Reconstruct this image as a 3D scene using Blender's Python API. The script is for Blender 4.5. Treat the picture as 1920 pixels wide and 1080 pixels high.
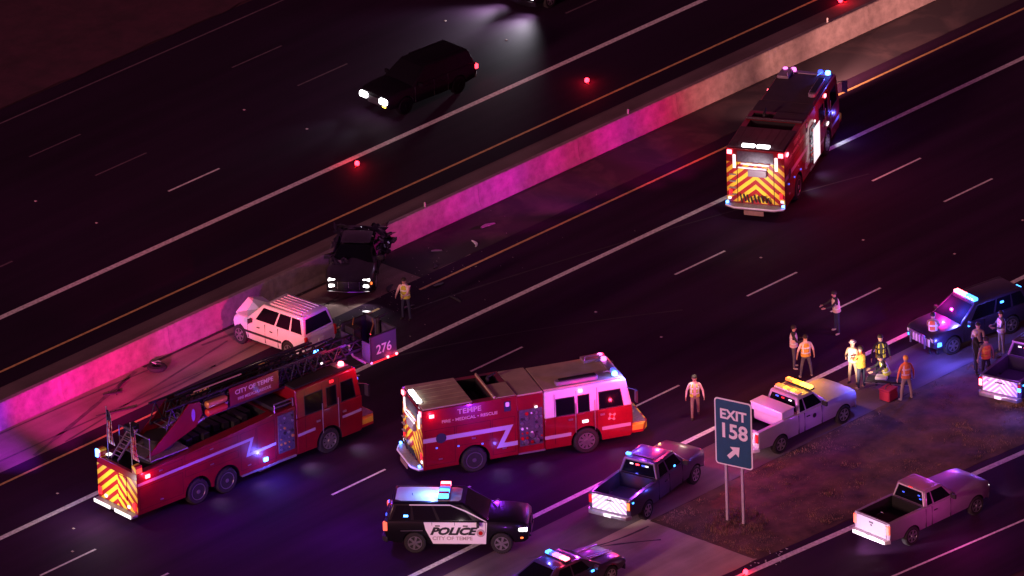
import bpy, bmesh, math, random
import numpy as np
from math import radians as R, cos, sin, pi
from mathutils import Vector, Matrix, noise

random.seed(7)
S = bpy.context.scene
for o in list(bpy.data.objects):
    bpy.data.objects.remove(o)
COL = S.collection

# ------------------------------------------------------------------ camera
CAM_POS = Vector((-182.6234, -295.3231, 193.8098))
PITCH, AZ, ROLL, FPX = 0.427992, 0.770834, -0.034531, 21341.93
Fw = Vector((cos(AZ)*cos(PITCH), sin(AZ)*cos(PITCH), -sin(PITCH)))
Rt = Vector((sin(AZ), -cos(AZ), 0))
Up = Rt.cross(Fw)
R2 = Rt*cos(ROLL) + Up*sin(ROLL)
U2 = -Rt*sin(ROLL) + Up*cos(ROLL)
cd = bpy.data.cameras.new('camera')
cam = bpy.data.objects.new('camera', cd); COL.objects.link(cam)
M = Matrix((R2, U2, -Fw)).transposed().to_4x4(); M.translation = CAM_POS
cam.matrix_world = M
cd.sensor_width = 36; cd.lens = 36*FPX/1920; cd.clip_start = 5; cd.clip_end = 3000
S.camera = cam

# ------------------------------------------------------------------ night sky, low glow from traffic side, exposure
SUN_EL, SUN_AZ = R(13), R(185)       # direction the light comes FROM (azimuth in the XY plane)
w = bpy.data.worlds.new('World'); S.world = w; w.use_nodes = True
nt = w.node_tree; nt.nodes.clear()
sky = nt.nodes.new('ShaderNodeTexSky'); sky.sky_type = 'NISHITA'; sky.sun_disc = False
sky.sun_elevation = SUN_EL; sky.sun_rotation = R(90) - SUN_AZ
sky.air_density = 1.0; sky.dust_density = 3.0
hs = nt.nodes.new('ShaderNodeHueSaturation'); hs.inputs['Saturation'].default_value = 0.25
mx = nt.nodes.new('ShaderNodeMix'); mx.data_type = 'RGBA'; mx.blend_type = 'MULTIPLY'
mx.inputs['Factor'].default_value = 1
mx.inputs['B'].default_value = (1.0, 0.22, 0.60, 1)      # city glow on a night sky
bg = nt.nodes.new('ShaderNodeBackground'); bg.inputs['Strength'].default_value = 0.038
ow = nt.nodes.new('ShaderNodeOutputWorld')
nt.links.new(sky.outputs['Color'], hs.inputs['Color'])
nt.links.new(hs.outputs['Color'], mx.inputs['A'])
nt.links.new(mx.outputs['Result'], bg.inputs['Color'])
nt.links.new(bg.outputs['Background'], ow.inputs['Surface'])

sd = bpy.data.lights.new('sun', 'SUN'); sd.energy = 1.45; sd.angle = R(5); sd.color = (1, 0.50, 0.42)
sun = bpy.data.objects.new('sun', sd); COL.objects.link(sun)
sun.rotation_euler = Vector((-cos(SUN_AZ)*cos(SUN_EL), -sin(SUN_AZ)*cos(SUN_EL), -sin(SUN_EL))).to_track_quat('-Z', 'Y').to_euler()

S.view_settings.view_transform = 'Standard'; S.view_settings.look = 'None'
S.view_settings.exposure = 0; S.view_settings.gamma = 1; S.view_settings.use_curve_mapping = False
S.render.engine = 'CYCLES'
S.cycles.use_denoising = True
S.cycles.max_bounces = 4; S.cycles.diffuse_bounces = 2; S.cycles.glossy_bounces = 3
S.cycles.sample_clamp_indirect = 3; S.cycles.sample_clamp_direct = 0
S.cycles.caustics_reflective = False; S.cycles.caustics_refractive = False

# ------------------------------------------------------------------ materials
def new_mat(name):
    m = bpy.data.materials.new(name); m.use_nodes = True
    b = m.node_tree.nodes['Principled BSDF']
    return m, m.node_tree, b

def mat(name, col, rough=0.5, metal=0.0, var=0.0, scale=4.0, bump=0.0, coat=0.0, spec=0.5):
    m, t, b = new_mat(name)
    b.inputs['Base Color'].default_value = (*col, 1)
    b.inputs['Roughness'].default_value = rough
    b.inputs['Metallic'].default_value = metal
    b.inputs['Specular IOR Level'].default_value = spec
    b.inputs['Coat Weight'].default_value = coat
    b.inputs['Coat Roughness'].default_value = 0.08
    if var or bump:
        tc = t.nodes.new('ShaderNodeTexCoord'); n = t.nodes.new('ShaderNodeTexNoise')
        n.inputs['Scale'].default_value = scale; n.inputs['Detail'].default_value = 6; n.inputs['Roughness'].default_value = 0.65
        t.links.new(tc.outputs['Object'], n.inputs['Vector'])
        if var:
            r = t.nodes.new('ShaderNodeValToRGB')
            r.color_ramp.elements[0].position = 0.3; r.color_ramp.elements[1].position = 0.72
            r.color_ramp.elements[0].color = (*[c*(1-var) for c in col], 1)
            r.color_ramp.elements[1].color = (*[min(1, c*(1+var*0.6)) for c in col], 1)
            t.links.new(n.outputs['Fac'], r.inputs['Fac']); t.links.new(r.outputs['Color'], b.inputs['Base Color'])
        if bump:
            bp = t.nodes.new('ShaderNodeBump'); bp.inputs['Strength'].default_value = bump; bp.inputs['Distance'].default_value = 0.01
            t.links.new(n.outputs['Fac'], bp.inputs['Height']); t.links.new(bp.outputs['Normal'], b.inputs['Normal'])
    return m

def emit(name, col, strength):
    m, t, b = new_mat(name)
    b.inputs['Base Color'].default_value = (*[min(1, c*0.5+0.02) for c in col], 1)
    b.inputs['Emission Color'].default_value = (*col, 1)
    b.inputs['Emission Strength'].default_value = strength
    m.cycles.emission_sampling = 'NONE'
    return m

def asphalt_mat(name, col, patch=0.35, big=0.09, streak=True):
    m, t, b = new_mat(name)
    L = t.links.new
    tc = t.nodes.new('ShaderNodeTexCoord')
    n1 = t.nodes.new('ShaderNodeTexNoise'); n1.inputs['Scale'].default_value = big; n1.inputs['Detail'].default_value = 5
    L(tc.outputs['Object'], n1.inputs['Vector'])
    mp = t.nodes.new('ShaderNodeMapping'); mp.inputs['Scale'].default_value = (0.03, 1.1, 1)
    L(tc.outputs['Object'], mp.inputs['Vector'])
    n2 = t.nodes.new('ShaderNodeTexNoise'); n2.inputs['Scale'].default_value = 1.0; n2.inputs['Detail'].default_value = 5
    L(mp.outputs['Vector'], n2.inputs['Vector'])
    n3 = t.nodes.new('ShaderNodeTexNoise'); n3.inputs['Scale'].default_value = 28; n3.inputs['Detail'].default_value = 4
    L(tc.outputs['Object'], n3.inputs['Vector'])
    a = t.nodes.new('ShaderNodeMath'); a.operation = 'ADD'; L(n1.outputs['Fac'], a.inputs[0]); L(n2.outputs['Fac'], a.inputs[1])
    a2 = t.nodes.new('ShaderNodeMath'); a2.operation = 'MULTIPLY_ADD'; L(n3.outputs['Fac'], a2.inputs[0]); a2.inputs[1].default_value = 0.35; L(a.outputs[0], a2.inputs[2])
    mr = t.nodes.new('ShaderNodeMapRange'); mr.inputs['From Min'].default_value = 0.8; mr.inputs['From Max'].default_value = 1.55
    mr.inputs['To Min'].default_value = 1-patch; mr.inputs['To Max'].default_value = 1+patch
    L(a2.outputs[0], mr.inputs['Value'])
    vm = t.nodes.new('ShaderNodeVectorMath'); vm.operation = 'SCALE'; vm.inputs[0].default_value = col
    L(mr.outputs['Result'], vm.inputs['Scale']); L(vm.outputs['Vector'], b.inputs['Base Color'])
    bp = t.nodes.new('ShaderNodeBump'); bp.inputs['Strength'].default_value = 0.35; bp.inputs['Distance'].default_value = 0.01
    L(n3.outputs['Fac'], bp.inputs['Height']); L(bp.outputs['Normal'], b.inputs['Normal'])
    b.inputs['Roughness'].default_value = 0.82
    b.inputs['Specular IOR Level'].default_value = 0.12
    return m

MAT = {}
MAT['asphalt'] = asphalt_mat('asphalt', (0.031, 0.008, 0.034), 0.5)  # plum tint puts the magenta cast of the night light into the colour
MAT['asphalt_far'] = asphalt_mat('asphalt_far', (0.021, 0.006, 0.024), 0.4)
MAT['shoulder_concrete'] = asphalt_mat('shoulder_concrete', (0.25, 0.165, 0.15), 0.5, 0.35)
MAT['apron_concrete'] = asphalt_mat('apron_concrete', (0.46, 0.36, 0.26), 0.45, 0.45)
MAT['old_paving'] = asphalt_mat('old_paving', (0.15, 0.105, 0.11), 0.5, 0.3)
MAT['skid'] = mat('skid_rubber', (0.12, 0.075, 0.08), 0.9, var=0.4, scale=3)
MAT['skid_road'] = mat('skid_rubber_road', (0.03, 0.015, 0.025), 0.7, var=0.4, scale=3)
MAT['soil'] = mat('soil', (0.06, 0.011, 0.024), 0.95, var=0.45, scale=0.8, bump=0.6)
MAT['grass_soil'] = mat('grass_soil', (0.13, 0.066, 0.045), 0.95, var=0.75, scale=0.8, bump=0.9)
MAT['wall'] = mat('barrier_concrete', (0.26, 0.20, 0.19), 0.8, var=0.35, scale=2.6, bump=0.15)
MAT['line_white'] = mat('line_white', (0.82, 0.80, 0.74), 0.7, var=0.4, scale=7.0)
MAT['line_dark'] = mat('line_dark', (0.13, 0.08, 0.10), 0.8, var=0.4, scale=3.0)  # darker line paint for the far rows
MAT['line_yellow'] = mat('line_yellow', (0.75, 0.46, 0.16), 0.7, var=0.4, scale=6.0)
MAT['red'] = mat('red_paint', (0.22, 0.003, 0.012), 0.34, coat=0.5, var=0.32, scale=1.1)
MAT['white_paint'] = mat('white_paint', (0.74, 0.74, 0.74), 0.35, coat=0.4, var=0.08, scale=1.5)
MAT['grey_white'] = mat('grey_white_paint', (0.42, 0.40, 0.43), 0.38, coat=0.3, var=0.12, scale=1.5)  # white paint set to a darker grey
MAT['silver_paint'] = mat('silver_paint', (0.24, 0.18, 0.23), 0.35, coat=0.4, var=0.1, scale=1.5)
MAT['black_paint'] = mat('black_paint', (0.006, 0.005, 0.008), 0.3, coat=0.15, spec=0.25)
MAT['blue_black'] = mat('dark_blue_paint', (0.045, 0.035, 0.065), 0.28, coat=0.3, spec=0.4)
MAT['matte_black'] = mat('matte_black', (0.003, 0.002, 0.004), 0.7, spec=0.1)
MAT['maroon'] = mat('grey_wreck_paint', (0.022, 0.018, 0.028), 0.35, coat=0.3, var=0.4, scale=3)
MAT['wreck_gloss'] = mat('torn_glossy_metal', (0.03, 0.025, 0.04), 0.2, metal=0.5, coat=0.5)
MAT['glass'] = mat('dark_glass', (0.004, 0.004, 0.007), 0.1, spec=0.15)
MAT['rubber'] = mat('rubber', (0.02, 0.018, 0.018), 0.85, var=0.3, scale=9)
MAT['plastic'] = mat('black_plastic', (0.02, 0.02, 0.022), 0.6)
MAT['interior'] = mat('wheel_well_black', (0.008, 0.008, 0.009), 0.9)
MAT['alu'] = mat('aluminium', (0.55, 0.55, 0.58), 0.32, metal=0.9, var=0.2, scale=6)
MAT['diamond'] = mat('tread_plate', (0.35, 0.33, 0.35), 0.45, metal=0.6, var=0.3, scale=12, bump=0.3)
MAT['galv'] = mat('galvanised_steel', (0.55, 0.5, 0.55), 0.45, metal=0.4, var=0.15, scale=8)
MAT['roof_tan'] = mat('tan_cover', (0.44, 0.36, 0.24), 0.7, var=0.2, scale=1.6)
MAT['reflective'] = mat('reflective_white', (0.85, 0.85, 0.88), 0.35)
MAT['stripe_white'] = mat('stripe_white', (0.42, 0.40, 0.46), 0.35)
MAT['sign_green'] = mat('sign_green', (0.008, 0.085, 0.150), 0.45, var=0.15, scale=3)
MAT['gold'] = mat('faded_gold', (0.6, 0.42, 0.3), 0.5)
MAT['letter_black'] = mat('letter_black', (0.015, 0.015, 0.02), 0.5)
MAT['letter_grey'] = mat('letter_grey', (0.45, 0.38, 0.36), 0.6)
MAT['yellow_tank'] = mat('brass_cylinder', (0.55, 0.28, 0.07), 0.35, metal=0.3)
MAT['red_cloth'] = mat('red_cloth', (0.5, 0.03, 0.05), 0.9)
MAT['white_cloth'] = mat('white_cloth', (0.7, 0.65, 0.66), 0.9)
MAT['navy_cloth'] = mat('navy_cloth', (0.02, 0.02, 0.05), 0.9)
MAT['tan_cloth'] = mat('tan_cloth', (0.33, 0.24, 0.17), 0.9, var=0.2, scale=6)
MAT['dark_cloth'] = mat('dark_cloth', (0.03, 0.027, 0.035), 0.9, var=0.3, scale=6)
MAT['grey_cloth'] = mat('grey_cloth', (0.10, 0.085, 0.10), 0.9, var=0.3, scale=6)
MAT['skin'] = mat('skin', (0.50, 0.28, 0.21), 0.6)
MAT['hair'] = mat('hair', (0.02, 0.012, 0.01), 0.7)
MAT['boot'] = mat('boot_leather', (0.035, 0.03, 0.028), 0.6)
MAT['boot_tan'] = mat('boot_tan', (0.4, 0.32, 0.24), 0.7)
MAT['vest_yellow'] = mat('vest_yellow', (0.62, 0.60, 0.06), 0.8, var=0.1, scale=9)
MAT['vest_orange'] = mat('vest_orange', (0.80, 0.20, 0.05), 0.8, var=0.1, scale=9)
MAT['vest_amber'] = mat('vest_amber', (0.85, 0.45, 0.05), 0.8, var=0.1, scale=9)
MAT['vest_pink'] = mat('vest_pale', (0.80, 0.55, 0.50), 0.8, var=0.1, scale=9)
MAT['silver_tape'] = mat('silver_tape', (0.85, 0.85, 0.82), 0.5)
MAT['dry_grass'] = None
MAT['e_blue'] = emit('lamp_blue', (0.06, 0.25, 1.0), 14)
MAT['e_bluedim'] = emit('lamp_blue_dim', (0.06, 0.12, 1.0), 1.6)
MAT['e_red'] = emit('lamp_red', (1.0, 0.03, 0.05), 7)
MAT['e_redhot'] = emit('lamp_red_hot', (1.0, 0.10, 0.14), 12)
MAT['e_reddim'] = emit('lamp_red_dim', (1.0, 0.02, 0.03), 1.2)
MAT['e_white'] = emit('lamp_white', (1.0, 0.95, 1.0), 12)
MAT['e_whitedim'] = emit('lamp_white_dim', (1.0, 0.92, 0.95), 1.5)
MAT['e_amber'] = emit('lamp_amber', (1.0, 0.42, 0.03), 3.2)
MAT['e_orange'] = emit('lamp_orange', (1.0, 0.16, 0.03), 2.5)
MAT['e_pink'] = emit('lamp_pink', (1.0, 0.18, 0.75), 3)

MAT['e_bluecyan'] = emit('lamp_blue_cyan', (0.05, 0.30, 1.0), 5.5)
MAT['e_taillit'] = emit('taillight_lit', (1.0, 0.10, 0.06), 2.0)
MAT['e_headlit'] = emit('headlight_lit', (1.0, 0.93, 0.90), 6)
MAT['e_amberhot'] = emit('lamp_amber_hot', (1.0, 0.60, 0.07), 5)
MAT['e_flare'] = emit('flare_flame', (1.0, 0.025, 0.05), 9)
MAT['e_panel'] = emit('pump_panel_glow', (1.0, 0.93, 1.0), 1.0)  # emission standing in for light that falls on the panel
MAT['red_lens'] = mat('dark_red_lens', (0.35, 0.0, 0.03), 0.2)
MAT['door_white'] = mat('door_white', (0.85, 0.83, 0.84), 0.4)
MAT['purple_gloss'] = mat('dark_glossy_paint', (0.022, 0.016, 0.03), 0.35, coat=0.35)
def chevron_mat(name, c1, c2, period=0.30, axis='yz', fl=1.0, shift=0.0):
    m, t, b = new_mat(name); L = t.links.new
    tc = t.nodes.new('ShaderNodeTexCoord'); sp = t.nodes.new('ShaderNodeSeparateXYZ'); L(tc.outputs['Object'], sp.inputs[0])
    ab = t.nodes.new('ShaderNodeMath'); ab.operation = 'ABSOLUTE'; L(sp.outputs['Y'], ab.inputs[0])
    ma = t.nodes.new('ShaderNodeMath'); ma.operation = 'MULTIPLY_ADD'; L(ab.outputs[0], ma.inputs[0]); ma.inputs[1].default_value = fl; L(sp.outputs['Z'], ma.inputs[2])
    dv = t.nodes.new('ShaderNodeMath'); dv.operation = 'MULTIPLY_ADD'; L(ma.outputs[0], dv.inputs[0]); dv.inputs[1].default_value = 1/period; dv.inputs[2].default_value = shift
    fr = t.nodes.new('ShaderNodeMath'); fr.operation = 'FRACT'; L(dv.outputs[0], fr.inputs[0])
    gt = t.nodes.new('ShaderNodeMath'); gt.operation = 'GREATER_THAN'; L(fr.outputs[0], gt.inputs[0]); gt.inputs[1].default_value = 0.5
    mi = t.nodes.new('ShaderNodeMix'); mi.data_type = 'RGBA'; L(gt.outputs[0], mi.inputs['Factor'])
    mi.inputs['A'].default_value = (*c1, 1); mi.inputs['B'].default_value = (*c2, 1)
    L(mi.outputs['Result'], b.inputs['Base Color']); b.inputs['Roughness'].default_value = 0.4
    return m
MAT['chevron'] = chevron_mat('chevron_yellow_red', (0.85, 0.66, 0.04), (0.36, 0.01, 0.015), 0.42, fl=0.85)
MAT['chevron_white'] = chevron_mat('chevron_white_blue', (0.88, 0.84, 0.9), (0.42, 0.32, 0.55), 0.22, fl=0.9)

# ------------------------------------------------------------------ helpers
class MB:
    def __init__(s): s.v = []; s.f = []; s.m = []
    def add(s, vs, fs, mi=0):
        k = len(s.v); s.v += [tuple(p) for p in vs]; s.f += [tuple(k+i for i in f) for f in fs]; s.m += [mi]*len(fs); return s
    def box(s, x0, x1, y0, y1, z0, z1, mi=0):
        return s.add([(x0,y0,z0),(x1,y0,z0),(x1,y1,z0),(x0,y1,z0),(x0,y0,z1),(x1,y0,z1),(x1,y1,z1),(x0,y1,z1)],
                     [(0,3,2,1),(4,5,6,7),(0,1,5,4),(1,2,6,5),(2,3,7,6),(3,0,4,7)], mi)
    def cbox(s, c, d, mi=0):
        return s.box(c[0]-d[0]/2, c[0]+d[0]/2, c[1]-d[1]/2, c[1]+d[1]/2, c[2]-d[2]/2, c[2]+d[2]/2, mi)
    def hexa(s, p, mi=0):      # 8 points, bottom loop then top loop
        return s.add(p, [(0,3,2,1),(4,5,6,7),(0,1,5,4),(1,2,6,5),(2,3,7,6),(3,0,4,7)], mi)
    def prism(s, pts, axis, a, b, mi=0):   # pts 2D; axis = extrusion axis
        n = len(pts)
        def P(u, v, t): return {'x': (t,u,v), 'y': (u,t,v), 'z': (u,v,t)}[axis]
        s.add([P(u,v,a) for u,v in pts]+[P(u,v,b) for u,v in pts],
              [tuple(range(n)), tuple(range(2*n-1, n-1, -1))]+[(i,n+i,n+(i+1)%n,(i+1)%n) for i in range(n)], mi)
        return s
    def tube(s, p0, p1, r, n=8, r1=None, mi=0):
        p0, p1 = Vector(p0), Vector(p1); d = (p1-p0).normalized(); r1 = r if r1 is None else r1
        a = d.orthogonal().normalized(); b = d.cross(a)
        ring = lambda p, q: [p+(a*cos(2*pi*i/n)+b*sin(2*pi*i/n))*q for i in range(n)]
        return s.add(ring(p0, r)+ring(p1, r1), [tuple(reversed(range(n))), tuple(range(n, 2*n))]+[(i,(i+1)%n,n+(i+1)%n,n+i) for i in range(n)], mi)
    def path(s, pts, r, n=6, mi=0):
        for i in range(len(pts)-1): s.tube(pts[i], pts[i+1], r, n, mi=mi)
        return s
    def lathe(s, prof, c, axis='y', n=24, mi=0):  # prof [(r, h)], closed ends at r=0 ok
        k = []
        for r, h in prof:
            for i in range(n):
                a = 2*pi*i/n
                p = {'y': (r*cos(a), h, r*sin(a)), 'z': (r*cos(a), r*sin(a), h), 'x': (h, r*cos(a), r*sin(a))}[axis]
                k.append((c[0]+p[0], c[1]+p[1], c[2]+p[2]))
        f = []
        for j in range(len(prof)-1):
            for i in range(n): f.append((j*n+i, j*n+(i+1)%n, (j+1)*n+(i+1)%n, (j+1)*n+i))
        f.append(tuple(range(n))); f.append(tuple(reversed(range((len(prof)-1)*n, len(prof)*n))))
        return s.add(k, f, mi)
    def loft(s, rings, mi=0):
        n = len(rings[0]); v = [p for r in rings for p in r]; f = []
        for j in range(len(rings)-1):
            for i in range(n): f.append((j*n+i, j*n+(i+1)%n, (j+1)*n+(i+1)%n, (j+1)*n+i))
        f.append(tuple(reversed(range(n)))); f.append(tuple(range((len(rings)-1)*n, len(rings)*n)))
        return s.add(v, f, mi)
    def blob(s, c, r, n=8, mi=0):
        prof = [(0.001, -r)]+[(r*sin(pi*i/6), -r*cos(pi*i/6)) for i in range(1, 6)]+[(0.001, r)]
        return s.lathe(prof, c, 'z', n, mi)
    def build(s, name, mats, parent=None, bevel=0.0, smooth=True, seg=2):
        me = bpy.data.meshes.new(name); me.from_pydata(s.v, [], s.f)
        bm = bmesh.new(); bm.from_mesh(me); bmesh.ops.recalc_face_normals(bm, faces=bm.faces); bm.to_mesh(me); bm.free()
        mats = mats if isinstance(mats, (list, tuple)) else [mats]
        for m in mats: me.materials.append(MAT[m] if isinstance(m, str) else m)
        if len(mats) > 1: me.polygons.foreach_set('material_index', s.m)
        if smooth:
            me.polygons.foreach_set('use_smooth', [True]*len(me.polygons)); me.set_sharp_from_angle(angle=R(38))
        o = bpy.data.objects.new(name, me); COL.objects.link(o)
        if parent: o.parent = parent
        if bevel:
            b = o.modifiers.new('bevel', 'BEVEL'); b.width = bevel; b.segments = seg; b.limit_method = 'ANGLE'; b.angle_limit = R(40)
            b.harden_normals = False
        return o

def thing(name, label, cat, loc=(0,0,0), rot=0.0, group=None):
    o = bpy.data.objects.new(name, None); COL.objects.link(o); o.empty_display_size = 0.3
    o.location = (loc[0], loc[1], loc[2] if len(loc) > 2 else 0); o.rotation_euler = (0, 0, R(rot))
    o['label'] = label; o['category'] = cat
    if group: o['group'] = group
    return o
def tag(o, label, cat, group=None):
    o['label'] = label; o['category'] = cat
    if group: o['group'] = group
    return o
def struct(name, mb, m, **k):
    o = mb.build(name, m, **k); o['kind'] = 'structure'; return o
def copy_tree(o, parent=None):
    c = o.copy(); COL.objects.link(c)
    if parent: c.parent = parent
    for ch in list(o.children): copy_tree(ch, c)
    return c

def cut(obj, cutter_mb, mats='interior'):
    """subtract the cutter, keeping its faces dark; the result is plain mesh data"""
    c = cutter_mb.build('cutter', mats, smooth=False)
    mod = obj.modifiers.new('cut', 'BOOLEAN'); mod.operation = 'DIFFERENCE'; mod.object = c; mod.solver = 'EXACT'
    try: mod.material_mode = 'TRANSFER'
    except Exception: pass
    par = obj.parent; obj.parent = None; c.parent = None
    bpy.context.view_layer.update()
    dg = bpy.context.evaluated_depsgraph_get()
    me = bpy.data.meshes.new_from_object(obj.evaluated_get(dg))
    old = obj.modifiers.get('cut'); obj.modifiers.remove(old)
    obj.data = me; obj.parent = par
    me.set_sharp_from_angle(angle=R(38))
    bpy.data.objects.remove(c)
    return obj

def lamp_or_fill(parent, loc, col, watts, size=0.06, spot=None, aim=None, blend=0.6):  # used for fixture lamps and for added fills that have no fixture
    d = bpy.data.lights.new('lamp_or_fill', 'SPOT' if spot else 'POINT')
    d.energy = watts; d.color = col; d.shadow_soft_size = size
    o = bpy.data.objects.new('lamp_or_fill', d); COL.objects.link(o); o.parent = parent; o.location = loc
    if spot:
        d.spot_size = R(spot); d.spot_blend = blend
        o.rotation_euler = Vector(aim).to_track_quat('-Z', 'Y').to_euler()
    return o
BLUE = (0.10, 0.10, 1.0); RED = (1.0, 0.03, 0.10); WHITE = (1.0, 0.93, 0.96); AMBER = (1.0, 0.38, 0.06); PURPLE = (0.45, 0.06, 1.0); MAGENTA = (1.0, 0.03, 0.55)

def text(parent, s, size, loc, m, rot=(90, 0, 0), name='lettering', bold=0.0, shear=0.0, align='LEFT', ext=0.004, xscale=1.0, spacing=1.0):
    cu = bpy.data.curves.new(name, 'FONT'); cu.body = s; cu.size = size; cu.extrude = ext; cu.offset = bold
    cu.shear = shear; cu.align_x = align; cu.resolution_u = 3; cu.space_character = 1.0 if s == '158' else spacing
    t = bpy.data.objects.new('tmp', cu); COL.objects.link(t)
    bpy.context.view_layer.update()
    me = bpy.data.meshes.new_from_object(t.evaluated_get(bpy.context.evaluated_depsgraph_get()))
    bpy.data.objects.remove(t)
    mt = Matrix.Diagonal((xscale, 1, 1, 1)); me.transform(mt)
    me.transform(Matrix.Translation(loc) @ Matrix.Rotation(R(rot[2]), 4, 'Z') @ Matrix.Rotation(R(rot[1]), 4, 'Y') @ Matrix.Rotation(R(rot[0]), 4, 'X'))
    me.materials.clear(); me.materials.append(MAT[m])
    o = bpy.data.objects.new(name, me); COL.objects.link(o); o.parent = parent
    return o

# ================================================================== SETTING
# X runs along the freeway, +Y away from the camera
def sheet(name, pts, z, m):
    mb = MB(); mb.add([(x, y, z) for x, y in pts], [tuple(range(len(pts)))])
    return struct(name, mb, m, smooth=False)

g = MB(); g.add([(-900,-900,-0.02),(1500,-900,-0.02),(1500,1500,-0.02),(-900,1500,-0.02)], [(0,1,2,3)])
struct('ground', g, 'soil', smooth=False)
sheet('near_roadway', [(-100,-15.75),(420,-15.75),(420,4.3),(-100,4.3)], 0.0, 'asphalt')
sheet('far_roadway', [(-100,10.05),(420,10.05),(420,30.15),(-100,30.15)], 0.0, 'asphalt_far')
# paved shoulder between the yellow line and the barrier, with edge wander
def strip(name, x0, x1, ya, yb, z, m, step=0.6, amp=0.05, seed=0):
    mb = MB(); n = int((x1-x0)/step); v = []; f = []
    for i in range(n+1):
        x = x0+(x1-x0)*i/n
        v += [(x, ya+amp*noise.noise(Vector((x*0.7, seed, 0))), z), (x, yb+amp*noise.noise(Vector((x*0.7, seed+9, 3))), z)]
    for i in range(n): f.append((2*i, 2*i+2, 2*i+3, 2*i+1))
    mb.add(v, f); return struct(name, mb, m, smooth=False)
strip('left_shoulder', -60, 123.5, 4.28, 7.2, -0.006, 'shoulder_concrete')
# further on the shoulder is covered in dirt with worn concrete showing through
m, t, b = new_mat('dirty_shoulder'); L = t.links.new
tc = t.nodes.new('ShaderNodeTexCoord')
n1 = t.nodes.new('ShaderNodeTexNoise'); n1.inputs['Scale'].default_value = 0.45; n1.inputs['Detail'].default_value = 7; n1.inputs['Distortion'].default_value = 0.6; L(tc.outputs['Object'], n1.inputs['Vector'])
r = t.nodes.new('ShaderNodeValToRGB'); r.color_ramp.elements[0].position = 0.46; r.color_ramp.elements[1].position = 0.66
r.color_ramp.elements[0].color = (0.030, 0.016, 0.026, 1); r.color_ramp.elements[1].color = (0.085, 0.048, 0.055, 1)
L(n1.outputs['Fac'], r.inputs['Fac']); L(r.outputs['Color'], b.inputs['Base Color']); b.inputs['Roughness'].default_value = 0.95
MAT['dirty_shoulder'] = m
strip('dirt_shoulder', 120.5, 420, 4.28, 7.2, -0.002, 'dirty_shoulder', amp=0.25, seed=4)
strip('far_median_gutter', -60, 420, 7.3, 10.1, -0.006, 'old_paving', amp=0.08, seed=2)
# right-hand side: paved shoulder, gore and exit ramp
def rampL(x): return -24.7 - 0.0727*(x-108.53) - 0.0*(x)
def rampR(x): return -29.24 - 0.088*(x-111.98)
sheet('right_shoulder', [(-60,-18.5),(420,-18.75),(420,-15.72),(-60,-15.72)], -0.004, 'old_paving')
sheet('gore_paving', [(60,-22.5),(95,-23.9),(107.7,-24.15),(110.08,-24.13),(109.62,-18.25),(60,-18.3)], -0.003, 'apron_concrete')
xs = [60, 95, 108, 125, 180, 300]
mb = MB(); v = []
for x in xs: v += [(x, rampL(x)+0.55, 0.0), (x, rampR(x)-3.2, 0.0)]
mb.add(v, [(2*i, 2*i+1, 2*i+3, 2*i+2) for i in range(len(xs)-1)])
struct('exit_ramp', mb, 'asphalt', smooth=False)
# gore ground between shoulder and ramp: uneven dirt
mb = MB(); nx, ny = 150, 28; v = []; f = []
for i in range(nx+1):
    x = 109.55+(150-109.55)*i/nx
    for j in range(ny+1):
        y0, y1 = -18.62, rampL(x)+0.58
        if x < 110.2: y0 = min(y0, -18.3)
        y0 += 0.16*noise.noise(Vector((x*0.8, 0, 7)))+0.07*noise.noise(Vector((x*3.1, 2, 7))); y1 += 0.16*noise.noise(Vector((x*0.8, 5, 7)))
        y = y0+(y1-y0)*j/ny
        edge = min(1, min(j, ny-j, i)/3)
        v.append((x + (0.08*(j/ny) if i == 0 else 0), y, -0.004+0.07*edge*(0.6+noise.noise(Vector((x*0.9, y*0.9, 0)))+0.5*noise.noise(Vector((x*3, y*3, 5))))))
for i in range(nx):
    for j in range(ny): f.append((i*(ny+1)+j, i*(ny+1)+j+1, (i+1)*(ny+1)+j+1, (i+1)*(ny+1)+j))
mb.add(v, f); struct('gore_dirt', mb, 'grass_soil')
# dry grass
rng = np.random.default_rng(3)
N = 11000
gx = 109.8+(138-109.8)*rng.random(N); gy = -18.8+(rampL(gx)+0.9+18.8)*rng.random(N)
den = np.array([noise.noise(Vector((a*0.45, b_*0.45, 1)))+0.6*noise.noise(Vector((a*1.6, b_*1.6, 4))) for a, b_ in zip(gx, gy)])
near_sign = np.hypot(gx-111.5, gy+21.3) < 1.3
far = np.clip((gy+18.8)/(-3.0), 0, 1)
keep = (den > rng.random(N)*0.8-0.22-0.1*far) | near_sign
gx, gy, den, near_sign = gx[keep], gy[keep], den[keep], near_sign[keep]
n = len(gx); B = 5
ang = rng.random((n, B))*2*np.pi; hgt = (0.025+0.05*rng.random((n, B)))*(1+1.3*near_sign[:, None]); lean = 0.3+0.9*rng.random((n, B))
bx = gx[:, None]+0.06*rng.standard_normal((n, B)); by = gy[:, None]+0.06*rng.standard_normal((n, B))
wd = 0.011
tx = bx+np.cos(ang)*hgt*lean; ty = by+np.sin(ang)*hgt*lean
V = np.stack([np.stack([bx-np.sin(ang)*wd, by+np.cos(ang)*wd, np.full_like(bx, -0.01)], -1),
              np.stack([bx+np.sin(ang)*wd, by-np.cos(ang)*wd, np.full_like(bx, -0.01)], -1),
              np.stack([tx, ty, hgt+0.02], -1)], 2).reshape(-1, 3)
me = bpy.data.meshes.new('dry_grass'); F = np.arange(len(V)).reshape(-1, 3)
me.vertices.add(len(V)); me.vertices.foreach_set('co', V.ravel()); me.loops.add(F.size); me.loops.foreach_set('vertex_index', F.ravel())
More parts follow.
